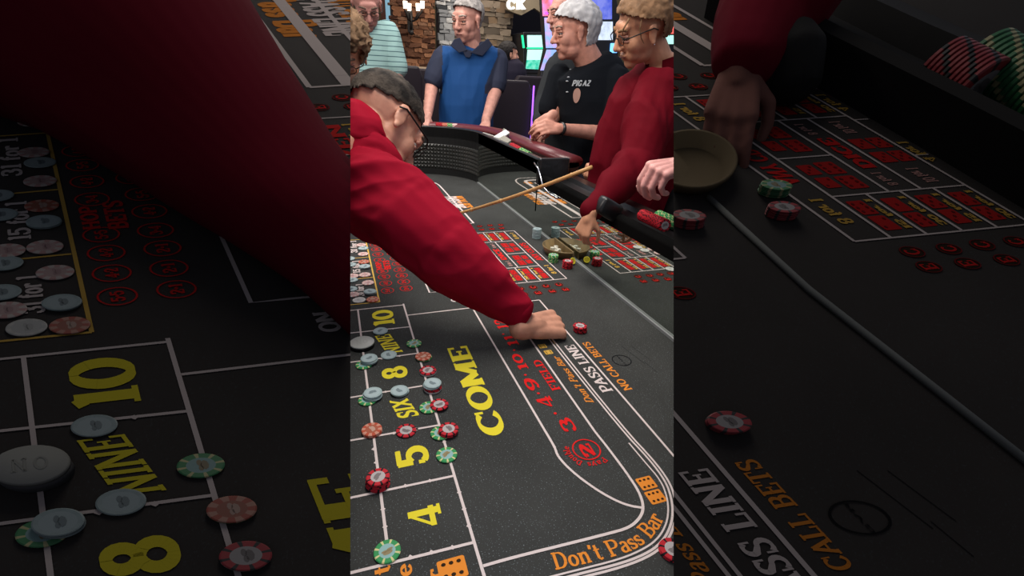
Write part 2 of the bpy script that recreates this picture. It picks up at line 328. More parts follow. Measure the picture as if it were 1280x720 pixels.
curve('white', LW*.6, (786, 554), (806, 578), (826, 601), (834, 622), (835.5, 640), (833, 655), (824, 672), (808, 685), (776, 699.5), (713, 715), (655, 730))
line('gold', LW*.5, (654, 378.3), (694, 430))
curve('white', LW, (674.2, 375.2), (833.6, 560), (860, 592), (893, 640), (900, 680), (880, 712), (830, 740))
wtext('FIELD', 'red', (701.5, 487.5), (665, 451), .2, .1)
for c_, s_, e_ in (('3', (723, 539), (695.5, 524)), ('4', (695, 508), (668.5, 497.5)), ('9', (677, 487), (652.5, 474)), ('10', (661.5, 461.5), (638, 443.5)), ('11', (649.5, 431.5), (628.5, 420)), ('12', (637, 410), (616, 400))): wtext(c_, 'red', s_, e_, .21, .12)
PR.append(('printed_dots', 'red', [disc2(xy(*q), .0035) for q in ((694, 517), (673, 492), (656.7, 469), (642.7, 438), (629, 418))]))
c2 = xy(733, 562); rr = .0265
PR.append(('printed_ring', 'red', ribbon([c2+Vector((rr*math.cos(a), rr*math.sin(a))) for a in np.linspace(0, 2*PI, 33)], .0028)))
wtext('2', 'red', (746.5, 571), (721, 556), .27, .15)
ctext('Pays', 'red', [c2+Vector((.0335*math.cos(a), .0335*math.sin(a))) for a in np.linspace(math.radians(218), math.radians(154), 12)], .0125, .17, .1)
ctext('Double', 'red', [c2+Vector((.0335*math.cos(a), .0335*math.sin(a))) for a in np.linspace(math.radians(142), math.radians(62), 12)], .0125, .17, .1)
wtext('PASS LINE', 'white', (767, 489), (705, 432.5), .22, .11); wtext('NO CALL BETS', 'orange', (791, 487), (727, 428.5), .2, .1)
def itext(text, ink, s, e):
    a, b = xy(*s), xy(*e); PR.append(('printed_word', ink, word(text, lambda u, v: Vector((a.x+(b.x-a.x)*(u+v*.03), a.y+(b.y-a.y)*v)), .18, .08)))
itext("Don't Pass Bar", 'orange', (743, 503.5), (690.5, 447))
for q in ((678, 433), (685.5, 440.5)): die2(xy(*q), .0095, 6, 'gold', ry=.0105)
ctext("Don't Pass Bar", 'orange', smooth2([xy(*q) for q in ((694, 713), (722, 707.5), (768, 696), (798, 686), (815, 673), (825, 660), (830, 648))]), .027, .18, .08)
die2(xy(808, 604), .0135, 66, ry=.0155); die2(xy(819.5, 621), .0135, 66, ry=.0155)
for t_, q, e in (("Don't", (487, 704), .10), ('Come', (513.5, 703), .10), ('Bar', (551, 708), .075)):
    b = xy(*q); a0 = xy(q[0]-21, q[1]+4)
    PR.append(('printed_word', 'orange', word(t_, lambda u, v, b=b, a0=a0, e=e: Vector((b.x-e+e*u, b.y+(a0.y-b.y)*v)), .2, .1)))
die2(xy(565.5, 711), .0165, 66, ry=.0205)
cg = xy(777, 450.5); PR.append(('printed_ring', 'black', ribbon([cg+Vector((.024*math.cos(a), .024*math.sin(a))) for a in np.linspace(0, 2*PI, 33)], .0025)))
wtext('GVR', 'black', (784, 457), (770, 444.5), .2, .12)
for k, (s_, e_) in enumerate((((806, 455), (776, 432)), ((815, 452), (788, 432)), ((822, 466), (805, 452)))): line('black', .0009, s_, e_)
# prop bets in the middle of the table
gx = [px(691, 350).x, px(672.9, 332.2).x, px(641, 301.1).x, px(630.8, 289.3).x]
ry_ = px(708, 348).y; ly_ = px(625.7, 356.7).y; cw = (ly_-ry_)/5; y5 = ry_+cw
xm = (px(635, 317.8).x+px(656, 316).x)/2
def gl(a, b, w_=.0042): line('white', w_, a, b, world=True)
gl((gx[0], ry_), (gx[3], ry_)); gl((gx[0], ly_+cw*1.05), (gx[0], ry_)); gl((gx[3], ly_+cw*1.05), (gx[3], ry_)); gl((gx[0], y5), (gx[3], y5)); gl((gx[0], ly_), (gx[3], ly_)); gl((gx[0], ly_+cw*1.05), (gx[3], ly_+cw*1.05))
gl((gx[1], ly_), (gx[1], y5)); gl((gx[2], ly_), (gx[2], y5)); 
for k in (1, 2, 3):
    gl((gx[0], y5+cw*k), (gx[1], y5+cw*k)); gl((gx[2], y5+cw*k), (gx[3], y5+cw*k))
ma, mb = ly_-(ly_-y5)*.335, ly_-(ly_-y5)*.575
gl((gx[1], ma), (gx[2], ma)); gl((gx[1], mb), (gx[2], mb)); gl((xm, mb), (xm, y5)); gl((gx[1]+.12, ly_), (gx[1]+.12, ly_+cw*1.05)); gl((gx[2]-.02, ly_), (gx[2]-.02, ly_+cw*1.05))
def gdie(x0, x1, y0, y1, n=4):
    die2(Vector(((x0+x1)/2, (y0+y1)/2)), (x1-x0)/2, n, 'dice', 'deep', (y0-y1)/2 if y0 > y1 else (y1-y0)/2)
def gtext(t_, ink, x0, x1, y0, y1, T=.2, t=.11): PR.append(('printed_word', ink, word(t_, lambda u, v: Vector((x0+(x1-x0)*u, y0+(y1-y0)*v)), T, t)))
for (x0, x1) in ((gx[0], gx[1]), (gx[2], gx[3])):
    for k in range(4):
        a = y5+cw*k; dx = x1-x0
        gdie(x0+dx*.16, x0+dx*.49, a+cw*.16, a+cw*.62, (2, 6, 3, 5)[k]); gdie(x0+dx*.53, x0+dx*.86, a+cw*.16, a+cw*.62, (6, 1, 5, 4)[k])
        gtext('30 for 1' if k % 2 else '15 for 1', 'gold', x0+dx*.15, x0+dx*.88, a+cw*.70, a+cw*.88, .3, .2)
dm = ly_-ma
for j in range(2):
    for i in range(2):
        x0 = gx[1]+(gx[2]-gx[1])*(.34+.19*i); gdie(x0, x0+.042, ma+dm*(.12+.42*j), ma+dm*(.48+.42*j), (3, 5)[j])
gtext('10 for 1', 'pale', gx[1]+.02, gx[1]+.075, ma+dm*.35, ma+dm*.62); gtext('10 for 1', 'pale', gx[2]-.075, gx[2]-.02, ma+dm*.35, ma+dm*.62)
dn = ma-mb
gtext('DICE', 'red', gx[1]+.085, gx[2]-.085, mb+dn*.3, mb+dn*.75, .3, .2); gtext('8 for 1', 'pale', gx[1]+.02, gx[1]+.07, mb+dn*.3, mb+dn*.6); gtext('8 for 1', 'pale', gx[2]-.07, gx[2]-.02, mb+dn*.3, mb+dn*.6)
dq = mb-y5
for x0, x1 in ((gx[1], xm), (xm, gx[2])):
    dx = x1-x0
    gdie(x0+dx*.14, x0+dx*.46, y5+dq*.48, y5+dq*.82, 6); gdie(x0+dx*.52, x0+dx*.84, y5+dq*.48, y5+dq*.82, 6); gdie(x0+dx*.2, x0+dx*.46, y5+dq*.14, y5+dq*.4, 2); gdie(x0+dx*.54, x0+dx*.8, y5+dq*.14, y5+dq*.4, 3)
gx3 = gx[3]-gx[0]
gtext('ANY CRAPS', 'red', gx[0]+gx3*.33, gx[0]+gx3*.70, ry_+cw*.22, ry_+cw*.78, .24, .14)
gtext('8 for 1', 'gold', gx[0]+gx3*.09, gx[0]+gx3*.24, ry_+cw*.3, ry_+cw*.66, .24, .14); gtext('8 for 1', 'gold', gx[0]+gx3*.8, gx[0]+gx3*.95, ry_+cw*.3, ry_+cw*.66, .24, .14)
gtext('4 for 1', 'gold', gx[0]+gx3*.4, gx[0]+gx3*.55, ly_+cw*.12, ly_+cw*.45, .24, .14); gtext('4 for 1', 'gold', gx[0]+gx3*.8, gx[0]+gx3*.95, ly_+cw*.12, ly_+cw*.45, .24, .14); gtext('SEVEN', 'red', gx[0]+gx3*.5, gx[0]+gx3*.95, ly_+cw*.52, ly_+cw*.95, .24, .14)
for k in range(6):
    for (q, ch, xx) in (((722+116*k, 620-13*k), 'C', 0), ((755+124*k, 670-14*k), 'E', 0)):
        pass
for i, (ch, row) in enumerate((('C', ((650.3, 361.1), (666.4, 359.3), (682.6, 357.9), (698.6, 356))), ('E', ((654.9, 368), (672.5, 366.3), (690.3, 364.2), (707, 362.1))), ('C', ((572.9, 285), (586.4, 284), (599.6, 283), (612.8, 281.9), (626, 281.3))), ('E', ((563.9, 288.9), (577.5, 288.5), (590.6, 287.9), (602, 287.2), (614.9, 286.4), (627.1, 285.4))))):
    for q in row:
        c = xy(*q); s_ = .0165
        PR.append(('printed_disc', 'hole', [disc2(c, s_, s_*.9)])); PR.append(('printed_ring', 'deep*', ribbon([c+Vector((s_*.95*math.cos(a), s_*.85*math.sin(a))) for a in np.linspace(0, 2*PI, 17)], .0016)))
        PR.append(('printed_letter', 'red*', word(ch, lambda u, v: Vector((c.x-.009+.018*u, c.y-.009+.018*v)), .2, .13)))
# hop bets and dealer's bank on the left
for q in ((468.8, 306.2), (470.6, 311.8), (472.4, 318.3), (474.4, 325.3), (478, 339.2), (480, 346.4), (482.2, 354.4), (484.4, 363.5), (490.3, 316.8), (494.2, 323.2), (497, 330), (499.4, 337.5), (502.2, 344.6), (504.7, 352.4), (507.7, 360.7)):
    c = xy(*q); PR.append(('printed_ring', 'red', ribbon([c+Vector((.0215*math.cos(a), .0195*math.sin(a))) for a in np.linspace(0, 2*PI, 25)], .0022)))
    k = int(q[1]) % 4; PR.append(('printed_word', 'red', word('%d.%d' % (2+k, 1+(k*3) % 5), lambda u, v: Vector((c.x-.013+.026*u, c.y-.007+.014*v)), .26, .16)))
gtext('HOP', 'red', px(477, 337).x, px(474, 328).x, px(477, 333).y, px(470, 333).y, .26, .16); gtext('BETS', 'red', px(485, 337).x, px(482, 326).x, px(488, 333).y, px(480, 333).y, .26, .16)
line('frame', .0048, (456.8, 299), (474.3, 377.6)); line('frame', .0045, (420, 301.5), (456.8, 299)); line('frame', .0045, (400, 385), (474.3, 377.6)); line('frame', .0042, (430, 324), (461, 321.3)); line('frame', .0042, (428, 350.5), (466.2, 346.7))
for q, t_ in (((447, 316), '31 for 1'), ((450.5, 341), '15 for 1'), ((456, 370), '31 for 1')):
    a = xy(*q); b = xy(q[0]-3, q[1]-15); PR.append(('printed_word', 'white', word(t_, lambda u, v: Vector((a.x+(b.x-a.x)*u, a.y+.024*v)), .24, .15)))
# puck-place box corner and oval print by the sleeve
line('white', LW, (524.5, 338), (537, 366), (552, 364.5), (585, 361.5)); wtext('ON', 'white', (573, 377), (561, 370), .26, .16)
# far end of the layout, printed for the players over there
curve('white', .009, (505, 226), (522, 225.6), (535, 226), (547, 229.6), (553, 236), (592, 279)); curve('white', .022, (505, 229), (523.7, 228.7), (532.5, 229.4), (538, 234.4), (575.6, 280)); line('white', .009, (524, 232), (560, 281)); line('white', .008, (560, 281), (592, 279))
def far(t_, ink, a, b, wd):    # reads the other way round
    A, B = xy(*a), xy(*b); PR.append(('printed_word', ink, word(t_, lambda u, v: Vector((A.x+(B.x-A.x)*u, A.y-wd*v)), .3, .18)))
far('Pass Bar', 'orange', (538, 245), (549, 262), .075); far('PASS LINE', 'white', (554.5, 246), (565, 261), .07); far('NO CALL BETS', 'orange', (566, 245.5), (579, 260), .055); far('ar', 'orange', (528, 231), (531, 234), .07)
# ---------------------------------------------------------------- print the layout on a surface
YM = -.8234; SM = 404; ZS = 1280/404.
def Zm(x, y): return (x-438)*ZS, 360+(y-360)*ZS
PL = dict(left=(-.02, .50, .22, 0.), right=(.0, .56, -.42, -.35))   # z = c + k x + m (y - y0)
def board(side, x, y, lift=0.):
    c, k, m, y0 = PL[side]; d = ray(x, y); t = (c-m*y0-HC+lift)/(d[2]-k*d[0]-m*d[1]); return Vector(d*t+EYE)
def bnorm(side): c, k, m, y0 = PL[side]; return Vector((-k, -m, 1)).normalized()
def on_board(side, x, y, mirror=False, lift=0.):
    q = proj((x, 2*YM-y if mirror else y, 0)); return board(side, *Zm(*q), lift)
def seam(side):     # plane through the eye along the board's inner edge
    a, b = (Vector(ray(438, 0)), Vector(ray(438, 720))) if side == 'left' else (Vector(ray(842, 0)), Vector(ray(842, 720)))
    n = a.cross(b).normalized(); t_ = Vector(ray(640, 360))
    return n if n.dot(t_) > 0 else -n     # points towards the middle
def inkmat(k, dim): return MT[('dim_ink_' if dim else 'ink_')+k.replace('*', '')]
def print_all(parent, side=None, mirror=False):
    n_ = bnorm(side) if side else None
    for po, (name, ink, polys) in enumerate(PR):
        if mirror and name == 'printed_word' and ink == 'yellow': continue
        bm = bmesh.new(); lift0 = .0005+.0003*(ink in ('red', 'white', 'gold'))+.0004*ink.count('*')+.00002*(po % 9); pi_ = 0
        for q in polys:
            lift = lift0+.000025*(pi_ % 9)
            if side:
                if min(v.y for v in q) < YM or min(v.x for v in q) < .3: continue
                Q_ = [Zm(*proj((v.x, 2*YM-v.y if mirror else v.y, 0))) for v in q]
                if not (min(v[0] for v in Q_) < 1390 and max(v[0] for v in Q_) > -100 and min(v[1] for v in Q_) < 785 and max(v[1] for v in Q_) > -55): continue
                if side == 'left' and min(v[0] for v in Q_) > 438 or side == 'right' and max(v[0] for v in Q_) < 842: continue
                if mirror and max(v[1]-(104+(v[0]-1010)*.59) for v in Q_) < 0: continue
                vs = [bm.verts.new(on_board(side, v.x, v.y, mirror)+n_*lift*1.6) for v in q]; pi_ += 1
            else: vs = [bm.verts.new((v.x, v.y, lift)) for v in q]
            pi_ += 1
            try: bm.faces.new(vs)
            except ValueError: pass
        if side:
            cut(bm, Vector(EYE), seam(side), False)
            edges = [((-100, 0), (-100, 700))] if side == 'left' else [((1390, 0), (1390, 700))]
            edges += [((0, -55), (1200, -55)), ((0, 785), (1200, 785))]+([((1010, 104), (1280, 263.3))] if mirror else [])
            for e0, e1 in edges:
                n_e = Vector(ray(*e0)).cross(Vector(ray(*e1))).normalized(); mid = Vector(ray(900, 600) if mirror else ray(640, 400))
                if len(bm.faces): cut(bm, Vector(EYE), -n_e if n_e.dot(mid) > 0 else n_e, False)
        for f in bm.faces:
            f.normal_update()
            if f.normal.z < 0: f.normal_flip()
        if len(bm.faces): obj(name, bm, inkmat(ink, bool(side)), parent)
        else: bm.free()
# ================================================================ the room
carpet = mat('carpet', (.05, .02, .025), .95, .05, var=1, vscale=7, var2=(.34, .22, .15))
FZ = -.75
bm = bmesh.new(); box(bm, (4, -1, FZ-.05), (14, 14, .1)); tag(obj('floor', bm, carpet), kind='structure')
bm = bmesh.new(); box(bm, (9.3, -1.5, .9), (.1, 13, 3.3)); tag(obj('wall_back', bm, mat('olive_wall', (.20, .15, .075), .9, .1, var=.2, vscale=1)), kind='structure')
bm = bmesh.new(); box(bm, (9.18, -3.4, .9), (.1, 2.4, 3.3)); tag(obj('trim_1', bm, mat('dark_alcove', (.010, .009, .014), .8, .2)), kind='structure')
def at2(x, y, X): return at(x, y, X)
# window frame and dark red post beside the brown pillar
bm = bmesh.new(); box(bm, (4, 5.9, .9), (14, .1, 3.3)); tag(obj('wall_left', bm, mat('brown_wall', (.10, .07, .045), .9, .1, var=.2, vscale=1)), kind='structure')
bm = bmesh.new(); box(bm, (4, -7.9, .9), (14, .1, 3.3)); tag(obj('wall_right', bm, MT['brown_wall']), kind='structure')
a, b = at(486, 5, 8.6), at(491, 32, 8.6)
bm = bmesh.new(); box(bm, ((a.x+.1), (a.y+b.y)/2, a.z+.0), (.05, .28, 1.0)); t = obj('window_1', bm, mat('window_wood', (.16, .05, .03), .6)); tag(t, kind='structure')
bm = bmesh.new(); box(bm, (a.x+.06, (a.y+b.y)/2, a.z), (.02, .14, .8)); obj('pane', bm, mat('window_blue', (.16, .30, .38), .3, .5, emit=.8), t)
def stone_pillar(name, label, X, x0, x1, y1, cols, rows, seed, depth=.45, nx=5):
    rnd = random.Random(seed); a = at(x0, y1, X); b = at(x1, y1, X); zt = 2.15
    t = empty(name, (X+depth/2, (a.y+b.y)/2, FZ)); tag(t, label, 'pillar')
    ya, yb = max(a.y, b.y), min(a.y, b.y); bm = bmesh.new(); box(bm, (X+depth/2+.03, (ya+yb)/2, (zt+a.z)/2), (depth, ya-yb-.05, zt-a.z)); obj('core', bm, mat('mortar', (.06, .04, .03), .9), t)
    z = a.z; hh = (zt-a.z)/rows; meshes = []
    for k in range(10):
        bm = bmesh.new(); vs = box(bm, (0, 0, 0), (1, 1, 1)); bmesh.ops.subdivide_edges(bm, edges=bm.edges[:], cuts=1)
        for v in bm.verts: v.co += Vector((rnd.uniform(-.10, .10), rnd.uniform(-.06, .06), rnd.uniform(-.11, .11)))
        me = bpy.data.meshes.new('stone'); bm.to_mesh(me); bm.free(); me.materials.append(cols[k % len(cols)]); meshes.append(me)
    n = 0
    while z < zt-.01:
        h = hh*rnd.uniform(.6, 1.5); y = ya+rnd.uniform(-.02, .05)
        while y > yb-.02:
            w_ = (ya-yb)/nx*rnd.uniform(.5, 1.7); w_ = min(w_, y-(yb-.05))
            if w_ < .03: break
            o = bpy.data.objects.new('stone', rnd.choice(meshes)); C.objects.link(o); o.parent = t; o.matrix_parent_inverse = Matrix.Translation(t.location).inverted()
            o.location = (X-.01+rnd.uniform(-.012, .012), y-w_/2, z+h/2); o.scale = (.08, w_*.97, h*.93); y -= w_; n += 1
        z += h
    return t
sb = [mat('stone_brown_%s' % n, c, .9, .1, bump=.6, bscale=25, bdist=.01) for n, c in (('a', (.19, .085, .045)), ('b', (.12, .055, .032)), ('c', (.25, .12, .065)), ('d', (.075, .034, .022)), ('e', (.17, .09, .055)))]
sg = [mat('stone_grey_%s' % n, c, .9, .1, bump=.6, bscale=25, bdist=.01) for n, c in (('a', (.18, .145, .11)), ('b', (.11, .09, .07)), ('c', (.25, .20, .15)), ('d', (.05, .04, .035)), ('e', (.20, .14, .09)))]
sw = [mat('stone_pale_%s' % n, c, .9, .1, bump=.6, bscale=25, bdist=.01) for n, c in (('a', (.40, .41, .41)), ('b', (.24, .25, .26)), ('c', (.55, .55, .54)), ('d', (.06, .065, .07)))]
p1 = stone_pillar('stone_pillar', 'brown stacked ledgestone pillar carrying the wall lamp', 6.5, 494, 539, 82, sb, 36, 3)
pl = at(494, 88, 6.3); pr_ = at(540, 88, 6.3)
bm = bmesh.new(); box(bm, (6.62, (pl.y+pr_.y)/2, pl.z+.02), (.62, pl.y-pr_.y+.1, .07)); box(bm, (6.68, (pl.y+pr_.y)/2, (pl.z+FZ)/2-.01), (.46, pl.y-pr_.y-.03, pl.z-FZ-.02)); obj('pillar_base', bm, mat('tan_ledge', (.42, .32, .22), .8, var=.2), p1)
stone_pillar('stone_pillar', 'bright pale grey rock pillar left of the man in the blue polo', 6.9, 550, 566, 120, sw, 30, 5, .3, 2)
stone_pillar('stone_pillar', 'broad grey-tan stone pillar behind the man in the blue polo', 7.0, 564, 632, 120, sg, 26, 7, .5, 5)
# wall lamp with four square shades
c = at(513, 20, 6.3); t = empty('wall_lamp', c); tag(t, 'black iron wall lamp with four glowing square shades on the brown pillar', 'lamp')
iron = mat('iron', (.012, .010, .009), .5)
bm = bmesh.new(); box(bm, c+Vector((.05, 0, -.05)), (.03, .06, .22)); tube(bm, [c+Vector((0, 0, -.16)), c+Vector((-.05, 0, -.08)), c+Vector((-.04, 0, .0))], .014)
ell(bm, c+Vector((-.02, 0, -.17)), (.03, .03, .03)); obj('bracket', bm, iron, t)
sh = mat('lamp_glass', (1, .86, .68), .4, emit=2.6)
for q in ((506.5, 6), (511.5, 9), (522.5, 9), (528, 6)):
    s_ = at(q[0], q[1], 6.15); bm = bmesh.new(); lathe(bm, [(.026, -.034), (.030, .036)], 4, rot=Matrix.Rotation(PI/4, 3, 'Z')); bmesh.ops.translate(bm, verts=bm.verts[:], vec=s_); obj('lamp_shade', bm, sh, t)
    bm = bmesh.new(); tube(bm, [c+Vector((-.04, 0, -.06)), (c+s_)/2+Vector((0, 0, -.09)), s_+Vector((0, 0, -.05))], .009); obj('lamp_arm', bm, iron, t)
# sign
bm = bmesh.new(); q = [at(x, y, 6.75) for x, y in ((634, 12), (640, 15), (652, 19), (661, 14), (668, 10), (675, 15), (681, 19), (681, -6), (634, -6))]
prism(bm, q, (.06, 0, 0)); t = obj('sign', bm, mat('sign_cream', (.27, .22, .15), .8)); tag(t, 'cream shaped sign with white letters above the dark bar', 'sign')
s0, s1, s2 = at(633, 12.5, 7.1), at(658, 12.5, 7.1), at(633, -1, 7.1)
for i, (ch, x0, w_) in enumerate((('C', 634.5, 10.5), ('K', 646, 11.5))):
    bm = bmesh.new(); o_, e_, u_ = at(x0, 11.5, 6.68), at(x0+w_, 11.5, 6.68), at(x0, -1, 6.68); gw, g = glyph(ch, .26, .14)
    for qd in g: prism(bm, [o_+(e_-o_)*(v.x/gw)+(u_-o_)*v.y for v in qd], (.05, 0, 0))
    obj('letter', bm, mat('letter_white', (.9, .88, .84), .5, emit=.9), t)
# slot machines
def slot(label, X, q, screens, casing, edge=None, thick=.5):
    t = empty('slot_machine', (at(q[0][0], q[0][1], X).x, at(q[0][0], q[0][1], X).y, FZ)); tag(t, label, 'slot machine')
    bm = bmesh.new(); prism(bm, [at(x, y, X) for x, y in q], (thick, 0, 0)); obj('cabinet', bm, casing, t, bevel=.01)
    b0 = at(q[0][0], q[0][1], X); b1 = at(q[1][0], q[1][1], X)
    bm = bmesh.new(); box(bm, (X+.25, (b0.y+b1.y)/2, (b0.z+FZ)/2), (.5, abs(b0.y-b1.y), b0.z-FZ)); obj('cabinet_base', bm, casing, t)
    for nm, pts, m in screens:
        bm = bmesh.new(); prism(bm, [at(x, y, X-.02) for x, y in pts], (.02, 0, 0)); obj(nm, bm, m, t)
    return t
dk = mat('machine_black', (.012, .012, .016), .35, .5)
scrw = mat('screen_white', (.42, .80, .70), .4, emit=.85); scrg = mat('screen_green', (.01, .42, .28), .4, emit=.75, var=1, vscale=22, var2=(.4, .95, .8)); led = mat('green_light', (.02, .8, .3), .4, emit=1.0); ledp = mat('violet_light', (.34, .10, 1), .4, emit=1.6)
slot('black slot machine with stacked green and white screens left of the white-haired man', 6.6, ((654, 92), (680, 92), (682, 40), (654, 40)),
     [('screen', ((660, 59), (679, 59), (679.5, 44), (659.5, 44)), scrw), ('screen', ((659, 75), (678.5, 75), (679, 62), (660, 62)), scrw), ('screen', ((657.5, 86), (677, 87), (678, 75), (659, 75)), scrg), ('light_strip', ((654, 60), (656, 60), (654, 44), (652, 44)), led), ('light_strip', ((659, 61), (679, 61), (679, 59.2), (659, 59.2)), led)], dk)
colm = mat('reel_art', (.22, .42, .85), .4, emit=.6, var=1, vscale=16, var2=(.8, .25, .55))
blum = mat('blue_art', (.03, .07, .6), .4, emit=.6, var=1, vscale=9, var2=(.45, .5, .9))
slot('tall curved slot machine with blue and pink lit artwork beside the white-haired man', 5.9, ((672, 112), (700, 112), (712, 60), (716, 0), (716, -10), (678, -10), (680, 30), (683, 60), (676, 92)),
     [('screen', ((683, 60), (700, 60), (704, 30), (702, 22), (681, 22), (682, 40)), colm), ('screen', ((676, 88), (694, 88), (699, 62), (684, 62)), colm), ('topper', ((679, 20), (697, 20), (697, -5), (678, -5)), mat('topper_red', (.8, .1, .1), .4, emit=.6, var=1, vscale=10, var2=(.4, .3, .9))),
      ('button_panel', ((671, 106), (692, 106), (694, 99), (673, 99)), mat('panel_pink', (.9, .5, .75), .4, emit=.8)), ('light_strip', ((681, 18), (697, 18), (697, 15), (681, 15)), ledp)], dk, thick=.12)
slot('blue and white lit slot machine between the white-haired man and the woman', 6.3, ((738, 80), (772, 80), (776, 30), (770, -8), (732, -8)),
     [('screen', ((736, 24), (765, 24), (765, -6), (735, -6)), blum), ('screen', ((748, 50), (766, 50), (766, 27), (748, 27)), mat('star_screen', (.6, .7, .85), .4, emit=.8, var=1, vscale=14, var2=(.02, .02, .05))), ('light_strip', ((763, 66), (771, 66), (774, 54), (764, 54)), mat('blue_light', (.15, .45, 1), .4, emit=1.6))], dk)
slot('red lit slot machine at the right behind the woman', 6.0, ((826, 75), (870, 75), (870, -8), (824, -8)),
     [('screen', ((832, 42), (866, 42), (866, 32), (832, 32)), mat('red_screen', (1, .12, .1), .4, emit=1.1)), ('screen', ((832, 55), (866, 55), (866, 44), (832, 44)), scrw), ('light_strip', ((828, 32), (866, 32), (866, 22), (830, 22)), ledp)], dk)
# back bar with bottles
a = at(636, 72, 7.6); b = at(662, 72, 7.6)
bm = bmesh.new(); box(bm, (7.7, (a.y+b.y)/2, (a.z+FZ)/2), (.4, .7, a.z-FZ)); tag(obj('bar_counter', bm, mat('bar_green', (.05, .055, .035), .6)), 'dark green bar counter under the sign with bottles on it', 'counter')
for i, (x, col) in enumerate(((640, (.5, .4, .25)), (644, (.3, .28, .25)), (648, (.55, .5, .45)))):
    q = at(x, 72, 7.6); bm = bmesh.new(); lathe(bm, [(.04, 0), (.04, .16), (.015, .21), (.015, .27)], 12); bmesh.ops.translate(bm, verts=bm.verts[:], vec=q)
    tag(obj('bottle', bm, mat('bottle_%s' % 'abc'[i], col, .2, .5)), ('amber bottle leftmost on the back bar', 'dark bottle in the middle on the back bar', 'pale bottle rightmost on the back bar')[i], 'bottle', 'bottles on the back bar')
# chairs
def chair(label, x, y, X, w_=.5, seatm=None, light=None):
    c = at(x, y, X); t = empty('casino_chair', (c.x, c.y, FZ)); tag(t, label, 'chair', 'dark casino chairs'); z = c.z
    bm = bmesh.new(); prism(bm, [(c.x, c.y+w_/2, z-.58), (c.x, c.y-w_/2, z-.58), (c.x-.03, c.y-w_/2*.92, z-.08), (c.x-.03, c.y-w_/2*.7, z), (c.x-.03, c.y+w_/2*.7, z), (c.x-.03, c.y+w_/2*.92, z-.08)], (.09, 0, 0)); obj('backrest', bm, mat('chair_leather', (.022, .016, .022), .5), t, bevel=.02)
    bm = bmesh.new(); box(bm, (c.x+.28, c.y, z-.6), (.5, w_*.98, .1)); obj('seat', bm, seatm or MT['chair_leather'], t, bevel=.03)
    bm = bmesh.new(); tube(bm, [(c.x+.28, c.y, z-.64), (c.x+.28, c.y, FZ+.04)], .03); obj('pedestal', bm, CHROME, t)
    bm = bmesh.new(); lathe(bm, [(.24, 0), (.24, .02), (.05, .05)], 20, loc=(c.x+.28, c.y, FZ)); obj('base', bm, CHROME, t)
    if light:
        bm = bmesh.new(); box(bm, (c.x-.045, c.y-w_/2*.93, z-.3), (.012, .012, .52)); obj('light_strip', bm, light, t)
chair('dark leather chair right beside the blue polo man', 641, 100, 4.5, .42, None, ledp)
chair('dark brown chair in front of the green-screen machine', 663, 95, 5.3, .42)
chair('dark chair with lit blue seat below the machines', 657, 138, 4.75, .30, mat('blue_seat', (.05, .04, .45), .4, emit=.12))
chair('dark chair below the pillar with a tan cushion top', 533, 86, 5.85, .30)
chair('dark chair between the striped shirt and the pillar', 510, 82, 4.55, .26)
a = at(651, 117, 5.4); bm = bmesh.new(); prism(bm, [at(650, 116, 5.4), at(677, 121, 5.3), at(680, 124, 5.3), at(652, 119, 5.4)], (.3, 0, 0)); t = obj('side_shelf', bm, dk); tag(t, 'slot machine shelf edged with violet light', 'shelf')
bm = bmesh.new(); tube(bm, [at(650, 116.5, 5.38), at(676, 121, 5.28)], .012); obj('light_strip', bm, ledp, t)
bm = bmesh.new(); tube(bm, [at(672, 121, 5.5), at(668, 160, 5.5)], .02); obj('leg', bm, CHROME, t)
# gaming table in the background with patterned top
t = empty('gaming_table', (5.2, -.85, FZ)); tag(t, 'far gaming table with wooden rail behind the dealer head', 'table')
bm = bmesh.new(); prism(bm, [at(506, 120, 5.0), at(538, 138, 5.0), at(538, 152, 5.0), at(506, 132, 5.0)], (.3, 0, 0)); obj('body', bm, mat('table_brown', (.06, .03, .02), .6, var=1, vscale=14, var2=(.42, .28, .2)), t)
bm = bmesh.new(); tube(bm, [at(504, 116, 4.95), at(540, 136, 4.95)], .035); obj('rail', bm, mat('wood_rail', (.34, .20, .12), .5), t)
bm = bmesh.new(); box(bm, (5.2, -.9, -.5), (.3, .4, .5)); obj('pedestal', bm, MT['table_brown'], t)
# ================================================================ craps table
tb = empty('craps_table', (1.7, -.3, FZ)); tag(tb, 'long craps table with black printed felt layout and padded rail', 'table')
YL = .30
